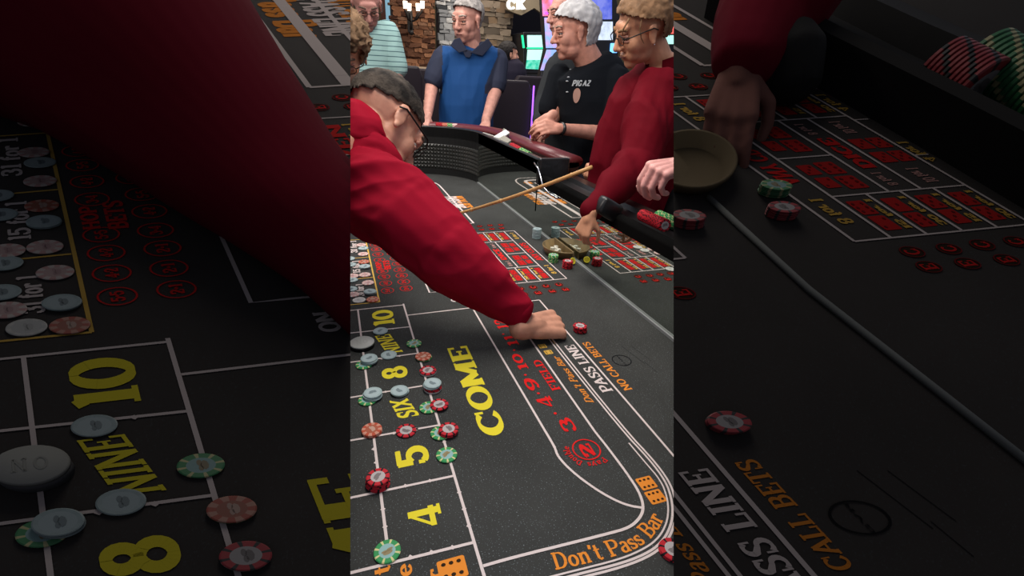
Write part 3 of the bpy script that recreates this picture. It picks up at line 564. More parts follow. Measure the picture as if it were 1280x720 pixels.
# wall path: right long side (mirror) - far corner - end - left corner
wp = [Vector((2.0, YM, 0)), Vector((2.5, YM, 0))]+[Vector((3.0+.37*math.sin(a), YM+.42-.42*math.cos(a), 0)) for a in np.linspace(0, PI/2, 14)]+[Vector((3.37, -.2, 0))]+[Vector((3.0+.37*math.cos(a), YL-.42+.42*math.sin(a), 0)) for a in np.linspace(0, PI/2, 12)]+[Vector((2.0, YL, 0))]
bm = bmesh.new(); base = [(v.x, v.y, -.04) for v in wp]+[(.05, YL, -.04), (.05, YM, -.04)]; prism(bm, base, (0, 0, .04)); felt = obj('felt', bm, FELT, tb)
print_all(felt)
def sweep(prof, path, mi=0, bm=None, closed=True):   # profile (outward, z)
    bm = bm or bmesh.new(); rings = []
    for i, q in enumerate(path):
        d = (path[min(i+1, len(path)-1)]-path[max(i-1, 0)]).normalized(); n_ = Vector((d.y, -d.x, 0))
        rings.append([bm.verts.new((q.x+n_.x*o_, q.y+n_.y*o_, z)) for o_, z in prof])
    m_ = len(prof)
    for a, b in zip(rings, rings[1:]):
        for k in range(m_ if closed else m_-1): bm.faces.new([a[k], b[k], b[(k+1) % m_], a[(k+1) % m_]])
    if closed: bm.faces.new(rings[0]); bm.faces.new(rings[-1][::-1])
    bmesh.ops.recalc_face_normals(bm, faces=bm.faces[:]); return bm
rub = mat('black_rubber', (.012, .012, .012), .38, .5)
ledge = mat('black_ledge', (.014, .014, .015), .3, .5)
curvep = wp[2:]
obj('end_wall', sweep([(0, 0), (0, .315), (.03, .315), (.03, 0)], curvep), rub, tb)
obj('rail_ledge', sweep([(0, .315), (.004, .322), (.028, .322), (.03, .28), (.12, .28), (.12, .25), (.0, .25)], wp), ledge, tb, bevel=.002)
obj('outer_wall', sweep([(.12, .30), (.21, .30), (.21, FZ+.75-.75+.0), (.16, FZ+.0), (.12, FZ+.0)], wp), mat('table_side', (.03, .012, .010), .4), tb)
arm = [(.12+.055+.055*math.cos(a), .305+.03*math.sin(a)) for a in np.linspace(0, 2*PI, 16, endpoint=False)]
obj('armrest', sweep(arm, wp), mat('oxblood_leather', (.13, .022, .026), .28, .5, bump=.3, bscale=60), tb, True)
# mirror on the stick side
bm = bmesh.new(); box(bm, (1.0, YM-.006, .105), (2.0, .012, .21)); box(bm, (2.5, YM-.006, .157), (1.0, .012, .314)); obj('mirror', bm, mat('mirror_glass', (.62, .66, .62), .03, .5, 1), tb)
bm = bmesh.new(); box(bm, (1.5, YM+.004, .004), (3.0, .007, .008)); obj('mirror_strip', bm, mat('grey_strip', (.25, .26, .26), .4), tb)
# rubber diamonds on the far wall
bm = bmesh.new(); seg = []
s_tot = 0
pts_ = curvep[:]; 
def along(s):
    for a, b in zip(pts_, pts_[1:]):
        L = (b-a).length
        if s <= L: return a+(b-a)*(s/L), (b-a).normalized()
        s -= L
    return pts_[-1], (pts_[-1]-pts_[-2]).normalized()
tot = sum((b-a).length for a, b in zip(pts_, pts_[1:]))
st = .0235; ns = int(tot/st)
for i in range(ns):
    q, d = along((i+.5)*st); n_ = Vector((-d.y, d.x, 0))
    for j in range(7):
        z = .055+j*.0235; c = q+Vector((0, 0, z)); h = st*.48
        vs = [bm.verts.new(c+d*a*h+Vector((0, 0, b*h))+n_*.001) for a, b in ((-1, -1), (1, -1), (1, 1), (-1, 1))]; ap = bm.verts.new(c+n_*.013)
        for k in range(4): bm.faces.new([vs[k], vs[(k+1) % 4], ap])
bmesh.ops.recalc_face_normals(bm, faces=bm.faces[:])
tag(obj('rubber_diamonds', bm, mat('rubber_sheen', (.035, .035, .032), .3, .6), tb), 'rows of black rubber pyramids lining the far wall', kind='stuff')
# low stick-side section for x < 2
bm = bmesh.new(); low = [Vector((x, YM, 0)) for x in (.05, 1.0, 1.95)]
low = low[::-1]
def lowsweep(prof):
    bm = bmesh.new(); r = [[bm.verts.new((x, YM-o_, z)) for o_, z in prof] for x in (.05, 1.97)]; n = len(prof)
    for k in range(n): bm.faces.new([r[0][k], r[1][k], r[1][(k+1) % n], r[0][(k+1) % n]])
    bm.faces.new(r[0]); bm.faces.new(r[1][::-1]); bmesh.ops.recalc_face_normals(bm, faces=bm.faces[:]); return bm
obj('bumper', lowsweep([(-.002, .208), (-.002, .246), (.008, .256), (.026, .256), (.034, .246), (.034, .208)]), mat('bumper_black', (.0035, .0035, .0035), .9, .04), tb, bevel=.004)
obj('chip_rack', lowsweep([(.034, .23), (.08, .222), (.13, .23), (.14, .245), (.15, .245), (.15, .0), (.034, .0)]), ledge, tb)
obj('outer_wall', lowsweep([(.15, .245), (.19, .245), (.19, FZ), (.15, FZ)]), MT['table_side'], tb)
bm = bmesh.new(); box(bm, (1.985, YM-.075, .20), (.03, .15, .25)); obj('end_block', bm, mat('end_vinyl', (.012, .013, .014), .3, .5, bump=.5, bscale=50), tb, bevel=.008)
bm = bmesh.new(); tube(bm, [aty(668, 204, YM+.006), aty(673, 211, YM+.006), aty(676, 222, YM+.006), aty(679, 234, YM+.006), aty(688, 243, YM+.006), aty(697, 248, YM+.006)], .0045, 8); obj('chrome_edge', bm, CHROME, tb)
bm = bmesh.new(); box(bm, (1.7, -.26, -.37), (3.0, .9, .66)); obj('cabinet', bm, MT['table_side'], tb)
bm = bmesh.new(); box(bm, (1.0, YL+.03, .06), (2.0, .06, .20)); obj('side_wall', bm, ledge, tb)
# ================================================================ two added side boards holding enlarged table copies, dimmed by colour
BOARDS = {}
for side, xs, lab in (('left', (438, -110), 'added left board with enlarged dimmed copy of the table layout'), ('right', (842, 1400), 'added right board with enlarged dimmed copy of the table layout')):
    t = empty('dimmed_copy_board', board(side, (xs[0]+xs[1])/2, 720)); tag(t, lab, 'board'); BOARDS[side] = t
    n_ = bnorm(side); ys = (-60, 790)
    q = [board(side, xs[0], ys[0]), board(side, xs[0], ys[1]), board(side, xs[1], ys[1]), board(side, xs[1], ys[0])]
    out = (q[2]-q[1]).normalized()*.02
    bm = bmesh.new(); lo = [q[0]-n_*.025+out, q[1]-n_*.025+out, q[2]-n_*.025-out, q[3]-n_*.025-out]
    A = [bm.verts.new(v) for v in q]; B = [bm.verts.new(v) for v in lo]; bm.faces.new(A); bm.faces.new(B[::-1])
    for k in range(4): bm.faces.new([A[k], B[k], B[(k+1) % 4], A[(k+1) % 4]])
    bmesh.ops.recalc_face_normals(bm, faces=bm.faces[:])
    fl = obj('felt', bm, FELTD, t); BOARDS[side+'_felt'] = fl
    print_all(fl, side)
    if side == 'right': print_all(fl, side, True)  # mirror reflection of the layout drawn on as print
    bm = bmesh.new()
    bm.free(); c_, k_, m_, y0_ = PL[side]
    for gx_, gy_ in (((.75, .42), (1.35, .62)) if side == 'left' else ((.5, -1.16), (1.1, -1.45))):
        bm = bmesh.new(); tube(bm, [(gx_, gy_, c_+k_*gx_+m_*(gy_-y0_)-.03), (gx_, gy_, FZ)], .02); obj('leg', bm, BLACKM, t)
# ================================================================ chips
def cm(n, c): return mat(n, c, .55, .12)
CK = dict(red=((.52, .022, .035), (.010, .010, .012), (.48, .44, .44), (.22, .19, .19)), green=((.045, .30, .10), (.66, .62, .30), (.28, .48, .47), (.30, .24, .13)),
          grey=((.36, .46, .47), (.38, .49, .50), (.42, .52, .54), (.20, .26, .28)), pink=((.66, .36, .34), (.72, .62, .58), (.62, .42, .40), (.5, .3, .3)),
          rust=((.50, .09, .05), (.62, .30, .22), (.42, .12, .07), (.55, .35, .28)), white=((.62, .62, .58), (.72, .70, .66), (.60, .60, .58), (.5, .5, .48)))
CR, CT = .0195, .0036
def chip_bm(kind, A=None, loc=None, thick=1.):
    bm = bmesh.new(); n = 32
    def P(r, a, z): v = Vector((r*math.cos(a), r*math.sin(a), z*thick)); return bm.verts.new(loc+A @ v if A else v)
    R = CR; rad = [(R*.62, CT), (R*.93, CT), (R, CT*.75), (R, CT*.25), (R*.93, 0)]
    if kind in ('grey', 'white'): rad[0] = (R*.74, CT*.93)
    rings = [[P(r, 2*PI*k/n, z) for k in range(n)] for r, z in rad]; c = P(0, 0, CT if kind not in ('grey',) else CT*.9)
    ins = lambda k: 1 if (k % 4) in ((0,) if kind in ('red', 'green') else (0, 1)) else 0
    for k in range(n):
        k2 = (k+1) % n; f = bm.faces.new([c, rings[0][k], rings[0][k2]]); f.material_index = 2
        for i in range(4): f = bm.faces.new([rings[i][k], rings[i+1][k], rings[i+1][k2], rings[i][k2]]); f.material_index = ins(k)
    bm.faces.new(rings[4])
    # little picture on the inlay
    for (ox, oy, s_) in ((.0, -.15, .30), (.22, .05, .2), (-.22, .02, .18)):
        f = bm.faces.new([P(1, 0, 0) for _ in range(1)]+[]) if False else None
        vs = [P(1, 0, 0) for _ in range(8)]
        for j, v in enumerate(vs):
            q = Vector((R*(ox+s_*math.cos(j*PI/4)*1.3), R*(oy+s_*.6*math.sin(j*PI/4)), CT*thick*1.04)); v.co = loc+A @ q if A else q
        f = bm.faces.new(vs); f.material_index = 3
    bmesh.ops.recalc_face_normals(bm, faces=[f for f in bm.faces if f.material_index != 3]); return bm
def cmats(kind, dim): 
    return [cm(('dim_' if dim else '')+'chip_%s_%s' % (kind, 'abcd'[i]), tuple(q*(.085 if dim else 1) for q in c)) for i, c in enumerate(CK[kind])]  # dim copies: same chip colours, shade multiplied in
CM = {}
for k in CK:
    bm = chip_bm(k); me = bpy.data.meshes.new('chip'); bm.to_mesh(me); bm.free(); [me.materials.append(m) for m in cmats(k, False)]; CM[k] = me
def chip(kind, M_, label, group, thick=1):
    o = bpy.data.objects.new('chip', CM[kind]); C.objects.link(o); o.matrix_world = M_ @ Matrix.Diagonal((1, 1, thick, 1)); tag(o, label, 'chip', group); return o
ST = [ # kinds bottom to top, pixel of the top chip, where it lies
 (['grey'], 475.5, 413.4, 'on the line between ten and nine'), (['green'], 517.4, 429, 'on the box edge right of nine'), (['grey'], 486, 443.3, 'on the line under nine'),
 (['green'], 455, 455.5, 'half under the grey chips left of nine'), (['grey']*3, 461.6, 447, 'at the box corner left of nine'),
 (['green', 'rust'], 529.5, 444.8, 'at the corner between nine and eight'), (['white', 'red'], 535, 463, 'on the box edge right of eight'),
 (['white', 'red', 'red', 'grey', 'grey'], 540.3, 478.5, 'at the corner between eight and six'), (['grey']*2, 499.6, 487.6, 'on the line between eight and six'),
 (['green'], 459.5, 499.5, 'half under the grey chips left of six'), (['grey']*3, 465.4, 490.5, 'at the box corner left of six'),
 (['green'], 535.8, 509, 'on the box edge right of six'), (['red'], 549, 505, 'beside the green chip right of six'), (['green'], 550.5, 541, 'at the corner between six and five'),
 (['red']*2, 560, 535.5, 'over the green chip between six and five'), (['green'], 558.3, 568.2, 'on the box edge right of five'), (['rust']*2, 464.2, 536.5, 'at the left corner between six and five'),
 (['red'], 507.6, 538, 'on the line between six and five'), (['red']*5, 471.6, 596, 'at the left corner between five and four'), (['green'], 484, 689, 'at the corner below four'),
 (['red']*5, 725.4, 407, 'behind the no call bets print'), (['red']*2, 841, 686, 'cut by the right seam at the bottom'),
 (['grey']*12, 671.6, 286, 'beside the wooden bowl'), (['green']*8, 692, 318.5, 'in front of the wooden bowl'), (['red']*8, 710, 326, 'right of the green stack by the bowl'),
 (['pink'], 451, 294, 'above the gold frame'), (['pink'], 451.5, 306, 'top of the upper gold box'), (['grey'], 454, 310, 'in the upper gold box'), (['pink'], 454, 317.3, 'bottom of the upper gold box'),
 (['rust'], 454.7, 327, 'top of the middle gold box'), (['grey']*2, 455.6, 332.5, 'in the middle gold box'), (['pink'], 456, 343.2, 'bottom of the middle gold box'), (['pink'], 460, 353.2, 'top of the lower gold box'),
 (['grey']*2, 462.7, 364, 'in the lower gold box'), (['white'], 448.8, 374.8, 'bottom left of the lower gold box'), (['rust'], 465.8, 374, 'bottom right corner of the gold frame'),
 (['grey'], 437, 323, 'left of the middle gold box'), (['grey'], 438.4, 330.5, 'left of the middle gold box, nearer'), (['pink'], 441, 344.7, 'left edge between the gold boxes'), (['grey'], 440, 349.6, 'left edge under the pink chip'), (['grey'], 439, 361, 'left edge of the lower gold box'), (['pink'], 441, 368, 'left edge, lowest in the gold box')]
ORD = 'first second third fourth fifth sixth seventh eighth ninth tenth eleventh twelfth thirteenth fourteenth fifteenth sixteenth seventeenth eighteenth nineteenth twentieth'.split()
ORD += ['twenty-'+o for o in ORD[:9]]+['thirtieth']+['thirty-'+o for o in ORD[:9]]+['fortieth']+['forty-'+o for o in ORD[:9]]+['fiftieth']
cn = dict(red='red and black', green='green and cream', grey='grey-blue', pink='pink', rust='rust red', white='pale')
for kinds, x, y, where in ST:
    n = len(kinds); base = px(x, y, n*CT)
    z = .0009
    if 'over the green' in where or 'beside the green chip' in where or 'corner left of' in where: z = .0046; base = px(x, y, n*CT+z)
    for i, k in enumerate(kinds):
        j = Vector((random.uniform(-.0012, .0012), random.uniform(-.0012, .0012), 0))*(1 if n > 1 else 0)
        lab = ('%s chip %s' % (cn[k], where)) if n == 1 else '%s chip %s, %s' % (cn[k], where, 'topmost' if i == n-1 else ('bottom one' if i == 0 else ORD[n-1-i]+' from top'))
        chip(k, Matrix.Translation((base.x+j.x, base.y+j.y, z+i*CT)) @ Matrix.Rotation(random.uniform(0, 6), 4, 'Z'), lab, 'casino chips on the felt')
    # enlarged chip copies on the side boards, darkened by colour; mirrored ones copy reflections
    for side, mir in (('left', False), ('right', False), ('right', True)):
        q = Vector((base.x, base.y)); yy = 2*YM-q.y if mir else q.y
        X_, Y_ = Zm(*proj((q.x, yy, n*CT)))
        if side == 'left' and not (-40 < X_ < 436): continue
        if side == 'right' and not (846 < X_ < 1320): continue
        if not (-20 < Y_ < 740) or (side == 'right' and Y_ < 104+(X_-1010)*.59+10): continue
        e = .004; du = (on_board(side, q.x+e, q.y, mir)-on_board(side, q.x-e, q.y, mir))/(2*e); dv = (on_board(side, q.x, q.y+e, mir)-on_board(side, q.x, q.y-e, mir))/(2*e)
        nn = bnorm(side); ts = .9*min(du.length, dv.length); A = Matrix((du, dv, nn*ts)).transposed()
        l0 = on_board(side, q.x, q.y, mir)
        for i, k in enumerate(kinds):
            loc = l0+nn*(.0012+(z+i*CT)*ts)+du*random.uniform(-.001, .001)*(n > 1)
            bm = chip_bm(k, A, loc); cut(bm, Vector(EYE), seam(side))
            if not len(bm.faces): bm.free(); continue
            tag(obj('chip', bm, cmats(k, True)), '%s dim %s chip %s%s' % ('mirrored' if mir else 'large', cn[k].split(' and')[0], where, '' if n == 1 else (', topmost' if i == n-1 else (', bottom one' if i == 0 else ', '+ORD[n-1-i]+' from top'))), 'chip', 'large dim chips on the dimmed boards')
for x, y, k in ((797, 308.5, 'white'), (806, 312.5, 'white'), (815, 311, 'pink'), (823, 316, 'pink'), (838, 336, 'white')):
    q = px(x, y, .004); q.y = 2*YM-q.y
    chip(k, Matrix.Translation((q.x, q.y, .001)), '%s chip hidden under the sleeve, seen in the mirror %s' % (cn[k], {797: 'leftmost', 806: 'second from left', 815: 'in the middle', 823: 'second from right', 838: 'rightmost'}[x]), 'casino chips on the felt')
# ON puck
def puck(A, loc, mats, label, side=None):
    bm = bmesh.new(); lathe(bm, [(.030, 0), (.030, .010)], 36, 0); lathe(bm, [(.0305, .010), (.0305, .0125), (.029, .0135), (.0001, .0135)], 36, 1)
    for (x0, w_, ch) in ((-.014, .013, 'O'), (.002, .013, 'N')):
        for g in glyph(ch, .14, .10)[1]:
            f = bm.faces.new([bm.verts.new((-(v.y-.5)*.020, x0+v.x*w_, .0138)) for v in g]); f.material_index = 2; f.normal_update()
    for v in bm.verts: v.co = loc+A @ v.co
    if side: cut(bm, Vector(EYE), seam(side))
    tag(obj('puck', bm, mats), label, 'puck')
b_ = px(452.5, 427.5, .0135)
puck(Matrix.Identity(3), Vector((b_.x, b_.y, .001)), [BLACKM, mat('puck_white', (.52, .53, .50), .4), mat('puck_letter', (.46, .47, .44), .5)], 'large round white-topped puck with black base left of nine')
e = .004; q = b_; du = (on_board('left', q.x+e, q.y)-on_board('left', q.x-e, q.y))/(2*e); dv = (on_board('left', q.x, q.y+e)-on_board('left', q.x, q.y-e))/(2*e)
puck(Matrix((du, dv, bnorm('left')*1.6)).transposed(), on_board('left', q.x, q.y)+bnorm('left')*.002, [BLACKM, mat('dim_puck_white', (.040, .040, .037), .9, .05), mat('dim_puck_letter', (.035, .035, .032), .9, .05)], 'huge dim white-topped puck on the dimmed left board', 'left')  # puck copy with its whites darkened to look dimly lit
# yellow-black puck standing on edge by the bowl
c = px(715, 331, 0); t = empty('standing_puck', c); tag(t, 'small black puck with yellow ring standing on edge by the bowl', 'puck')
rt = Matrix.Rotation(math.radians(62), 3, 'Y') @ Matrix.Identity(3); rt = Matrix.Rotation(math.radians(200), 3, 'Z') @ rt
bm = bmesh.new(); lathe(bm, [(.0145, -.003), (.0145, .003)], 28, 0, rt, (c.x, c.y, .0155)); obj('disc', bm, BLACK, t)
bm = bmesh.new(); lathe(bm, [(.009, .0032), (.009, .0042), (.0130, .0042), (.0130, .0032)], 28, 0, rt, (c.x, c.y, .0155)); obj('ring', bm, mat('puck_yellow', (.75, .62, .04), .5), t)
# bowl: half-round dish with its flat side on the mirror, and dice in it
wood = mat('olive_wood', (.19, .13, .055), .4, .4, var=.25, vscale=25)
def bowl_bm(R=.088, h=.034):
    bm = bmesh.new(); prof = [(0.001, 0), (R*.86, 0), (R, h*.9), (R, h), (R*.955, h), (R*.83, .006), (.001, .006)]; n = 24; rings = []
    for r, z in prof: rings.append([bm.verts.new((r*math.cos(PI*k/n)*1.05, r*math.sin(PI*k/n), z)) for k in range(n+1)])
    for a, b in zip(rings, rings[1:]):
        for k in range(n): f = bm.faces.new([a[k], a[k+1], b[k+1], b[k]]); f.smooth = True
    box(bm, (0, .002, h/2+.001), (2*R*1.04, .006, h+.004)); bmesh.ops.recalc_face_normals(bm, faces=bm.faces[:]); return bm
bc = px(690.5, 306, .0); bc = Vector((px(703, 311, .02).x, YM+.009, .001))
bm = bowl_bm(); bmesh.ops.translate(bm, verts=bm.verts[:], vec=bc); tag(obj('stick_bowl', bm, wood), 'half-round olive wooden dice bowl against the mirror', 'bowl')
dmat = mat('dice_ivory', (.72, .70, .58), .3, .5); pip = mat('pip_black', (.01, .01, .01), .4)
for i, (ox, oy, rz) in enumerate(((.03, .022, .4), (.012, .03, .9), (-.006, .026, .2), (.016, .044, 1.3), (-.018, .040, .7))):
    c = bc+Vector((ox, oy, .008+.0075)); t = empty('die', c-Vector((0, 0, .0075))); tag(t, 'ivory die in the wooden bowl, %s from its right end' % ORD[i], 'die', 'dice in the bowl'); r3 = Matrix.Rotation(rz, 3, 'Z')
    bm = bmesh.new(); box(bm, c, (.015, .015, .015), r3); obj('cube', bm, dmat, t, bevel=.0015)
    bm = bmesh.new()
    for fx, ax in ((Vector((0, 0, 1)), 5), (Vector((0, 1, 0)), 4), (Vector((-1, 0, 0)), 3), (Vector((1, 0, 0)), 2), (Vector((0, -1, 0)), 6)):
        s_, u_, d_ = frame(fx)
        for a, b in {5: [(-1, -1), (1, 1), (-1, 1), (1, -1), (0, 0)], 4: [(-1, -1), (1, 1), (-1, 1), (1, -1)], 3: [(-1, -1), (0, 0), (1, 1)], 2: [(-1, -1), (1, 1)], 6: [(-1, -1), (1, 1), (-1, 1), (1, -1), (0, 1), (0, -1)]}[ax]:
            bm.faces.new([bm.verts.new(c+r3 @ (d_*.0077+s_*(a*.0042+.0014*math.cos(k*PI/3))+u_*(b*.0042+.0014*math.sin(k*PI/3)))) for k in range(6)])
    obj('pips', bm, pip, t)
# chips racked on edge
def racked(pts, kinds, where):
    a, b = pts; d = (b-a).normalized(); q = d.to_track_quat('Z', 'Y').to_matrix().to_4x4(); L = (b-a).length; n = int(L/CT/1.25)
    for i in range(n):
        k = kinds[min(len(kinds)-1, int(i/n*len(kinds)))]
        chip(k, Matrix.Translation(a+d*i*CT*1.25) @ q @ Matrix.Diagonal((1, 1, 1.22, 1)) @ Matrix.Rotation(random.uniform(0, 6), 4, 'Z'), '%s chip on edge %s, %s from left' % (cn[k].split(' and')[0], where, ORD[i]), 'row of chips %s' % where)
racked((at(803, 269, 1.245), at(832, 282, 1.10)), ['red'], 'on the rail by the hand')
racked((Vector((1.235, YM-.118, .262)), Vector((1.06, YM-.118, .262))), ['green'], 'behind the red row on the rail')
racked((at(545, 157, 3.40), at(578, 158.5, 3.40)), ['red', 'rust', 'green', 'pink', 'red'], 'on the far rail before the blue polo')
racked((at(640, 183, 2.44), at(651, 189, 2.28)), ['red'], 'in the right far rail'); racked((at(651.5, 189.3, 2.27), at(662, 195, 2.16)), ['green'], 'in the right far rail')
# white card on grey holder and small things in the far rail
c = at(628, 170, 2.72); t = empty('card_holder', c+Vector((0, 0, -.02))); tag(t, 'white card on a bent grey holder in the far rail', 'card holder')
bm = bmesh.new(); prism(bm, [at(617, 172, 2.74), at(632, 163, 2.80), at(637, 167, 2.74), at(626, 174, 2.70)], (0, 0, .006)); obj('card', bm, mat('card_white', (.80, .82, .80), .3), t)
bm = bmesh.new(); prism(bm, [at(621, 174, 2.70), at(630, 169, 2.71), at(639, 175, 2.60), at(633, 180, 2.58)], (0, 0, -.02)); prism(bm, [at(630, 160, 2.84), at(637, 166, 2.76), at(636, 169, 2.76), at(628, 163, 2.84)], (0, 0, -.01)); obj('holder', bm, mat('holder_grey', (.30, .29, .24), .4), t)
for i, (x0, y0, x1, y1, X, c_, lb) in enumerate(((604, 166, 622, 172, 2.9, (.5, .48, .45), 'pale pencil lying in the far rail'), (660, 196, 676, 205, 2.15, (.75, .74, .7), 'white pen lying by the end of the far rail'), (664, 203, 676, 202, 2.12, (.5, .5, .52), 'grey pen crossing the white pen'), (625, 180, 636, 186, 2.58, (.08, .12, .5), 'blue pen left of the red racked chips'))):
    bm = bmesh.new(); tube(bm, [at(x0, y0, X), at(x1, y1, X-.1)], .004, 8); tag(obj('pen', bm, mat('pen_%s' % 'abcd'[i], c_, .4)), lb, 'pen')
# bamboo stick
bm = bmesh.new(); A_ = px(556, 271.5, .012); B_ = at(740, 209, 1.60); n_ = 9; bmc = mat('bamboo', (.58, .32, .12), .4, .4, var=.12, vscale=20)
tube(bm, [A_+(B_-A_)*(i/n_)+Vector((0, 0, -.012*math.sin(PI*i/n_))) for i in range(n_+1)], [.0065+.002*i/n_ for i in range(n_+1)], 10)
for i in (2, 4, 6, 8): v = A_+(B_-A_)*(i/n_)+Vector((0, 0, -.012*math.sin(PI*i/n_))); ell(bm, v, (.0095, .0095, .0095), seg=10)
tag(obj('dice_stick', bm, bmc), 'long bamboo dice stick held across the table', 'stick')
# ================================================================ people
def basis(fwd, up):
    f = Vector(fwd).normalized(); l = Vector(up).cross(f).normalized(); u = f.cross(l); return Matrix((f, l, u)).transposed()   # columns forward, left, up
def head_prims(bm, c, B, s=1., nose=1., jaw=1.):
    T = lambda x, y, z: Vector(c)+B @ Vector((x*s, y*s, z*s))
    def E(x, y, z, a, b, d, ry=0): ell(bm, T(x, y, z), (a*s, b*s, d*s), B @ Matrix.Rotation(ry, 3, 'Y'))
    E(-.018, 0, .035, .098, .077, .086); E(.022, 0, -.015, .070, .064, .085); E(.022, 0, -.072, .056*jaw, .052*jaw, .044*jaw); E(.066, 0, -.098, .022, .026, .020)
    E(.074, 0, .034, .018, .050, .022)
    capsule(bm, T(.084, -.038, .022), T(.091, -.012, .020), .009*s, .009*s); capsule(bm, T(.084, .038, .022), T(.091, .012, .020), .009*s, .009*s)
    capsule(bm, T(.088, 0, .014), T(.112*nose, 0, -.030), .0085*s, .0125*s); E(.100, .013, -.034, .011, .008, .009); E(.100, -.013, -.034, .011, .008, .009)
    E(.058, .036, -.028, .027, .026, .034); E(.058, -.036, -.028, .027, .026, .034); E(.060, .028, -.062, .026, .022, .028); E(.060, -.028, -.062, .026, .022, .028)
    E(.088, 0, -.060, .010, .024, .0055); E(.086, 0, -.0715, .010, .020, .0065); E(.078, 0, -.082, .010, .018, .010)
    for q in (1, -1):
        E(-.002, q*.078, -.008, .017, .0065, .031, -.2); E(-.004, q*.082, .012, .017, .006, .016, -.2); E(.001, q*.080, -.036, .009, .006, .010)
def head_parts(c, B, s, parent, eye=(.05, .03, .02), brow=(.12, .08, .06), lip=(.45, .14, .12), open_=False):
    T = lambda x, y, z: Vector(c)+B @ Vector((x*s, y*s, z*s))
    for q in (1, -1):
        bm = bmesh.new(); ell(bm, T(.0775, q*.031, .0), (.0105*s, .0125*s, .0075*s), B); ell(bm, T(.0862, q*.031, .0), (.0035*s, .0052*s, .0052*s), B, 12, 1)
        obj('eye', bm, [mat('eye_white', (.30, .25, .23), .4), mat('iris', eye, .2)], parent, True)
        bm = bmesh.new(); capsule(bm, T(.080, q*.045, .0085), T(.089, q*.018, .0095), .0058*s); capsule(bm, T(.080, q*.044, -.0095), T(.087, q*.020, -.0085), .0050*s); obj('eyelid', bm, mat('eyelid', (.46, .22, .16), .6), parent, True)
        bm = bmesh.new(); tube(bm, [T(.078, q*.052, .028), T(.090, q*.034, .033), T(.096, q*.014, .028)], [.003*s, .0055*s, .005*s], 8); obj('eyebrow', bm, mat('brow_%d' % int(brow[0]*100), brow, .9), parent, True)
    bm = bmesh.new(); ell(bm, T(.0915, 0, -.0655), (.0085*s, .0225*s, .0022*s), B); obj('mouth', bm, mat('mouth_dark', (.12, .03, .03), .7), parent, True)
def hair_bm(c, B, s, keep, grow=.010, rough=.004, seed=0, freq=40, extra=()):
    """a shell over the skull; keep(x,y,z) in head coordinates says where hair grows"""
    bm = bmesh.new(); T = lambda v: Vector(c)+B @ (v*s)
    q = bmesh.ops.create_icosphere(bm, subdivisions=5, radius=1)
    for v in bm.verts:
        n_ = v.co.copy(); rad = Vector((.098, .077, .086)); x = Vector((n_.x*(rad.x+grow), n_.y*(rad.y+grow), n_.z*(rad.z+grow)))+Vector((-.018, 0, .035))
        if n_.z < 0: x.z = .035+n_.z*(.086+grow)*1.45; x.x = -.018+(x.x+.018)*(1+.22*n_.z); x.y *= 1+.30*n_.z
        x += n_*(noise.noise(n_*freq*.25+Vector((seed, 0, 0)))*rough*2+noise.noise(Vector((n_.x*freq, n_.y*freq*.4, n_.z*freq*.4)))*rough); v.co = x
    dele = [v for v in bm.verts if not keep(v.co.x, v.co.y, v.co.z)]
    bmesh.ops.delete(bm, geom=dele, context='VERTS')
    for f in bm.faces: f.smooth = True
    for v in bm.verts: v.co = T(v.co)
    r = bmesh.ops.solidify(bm, geom=bm.faces[:], thickness=.004)
    return bm
def hand_prims(bm, wrist, d, n, side, s=1., curl=(.5, .5, .5, .5), base=.2, spread=.12, thumb=(.5, .3), fr=.0088):
    """d along the fingers, n out of the back of the hand, side=+1 thumb on d x n side"""
    d = Vector(d).normalized(); n = (Vector(n)-d*Vector(n).dot(d)).normalized(); t = d.cross(n)*side; W = Vector(wrist)
    capsule(bm, W-d*.02*s, W+d*.02*s, .027*s, .026*s)
    for i, off in enumerate((.030, .010, -.010, -.029)):
        k = W+d*(.088-.004*abs(i-1)**1.5)*s+t*off*s; capsule(bm, W+t*off*.55*s+d*.012*s, k, .0165*s, .0125*s)
        a = base; p_ = k; L = (.042, .047, .044, .034)[i]*s; r = (fr, fr, fr*.97, fr*.85)[i]*s
        sp = spread*(1.5-i)/1.5
        for j in range(3):
            a += curl[i]*(1, 1.15, .8)[j]
            dd = (d*math.cos(sp)+t*math.sin(sp)*.6).normalized(); v = dd*math.cos(a)-n*math.sin(a); q = p_+v*L; capsule(bm, p_, q, r*(1.08 if j == 0 else 1), r*.92); p_ = q; L *= .68; r *= .95
    b = W+t*.022*s+d*.018*s-n*.006*s; v = (d*.62+t*.75-n*thumb[0]).normalized(); q = b+v*.042*s; capsule(bm, b, q, .0145*s, .012*s)
    v2 = (d*.9+t*(.45-thumb[1])-n*thumb[0]*1.3).normalized(); q2 = q+v2*.032*s; capsule(bm, q, q2, .0112*s, .010*s); v3 = (d-t*thumb[1]*.8-n*thumb[0]).normalized(); capsule(bm, q2, q2+v3*.026*s, .0098*s, .0082*s)
def limb(bm, *pr):   # pr: (point, radius) ...
    for (a, ra), (b, rb) in zip(pr, pr[1:]): capsule(bm, a, b, ra, rb, 16)
def torso(bm, rings, n=24):   # rings: (centre, half width vector, half depth vector)
    R = []
    for c, a, b in rings: c, a, b = Vector(c), Vector(a), Vector(b); R.append([bm.verts.new(c+a*math.cos(2*PI*k/n)+b*math.sin(2*PI*k/n)) for k in range(n)])
    fs = [bm.faces.new(R[0]), bm.faces.new(R[-1])]
    for x, y in zip(R, R[1:]): fs += [bm.faces.new([x[k], x[(k+1) % n], y[(k+1) % n], y[k]]) for k in range(n)]
    bmesh.ops.recalc_face_normals(bm, faces=fs)
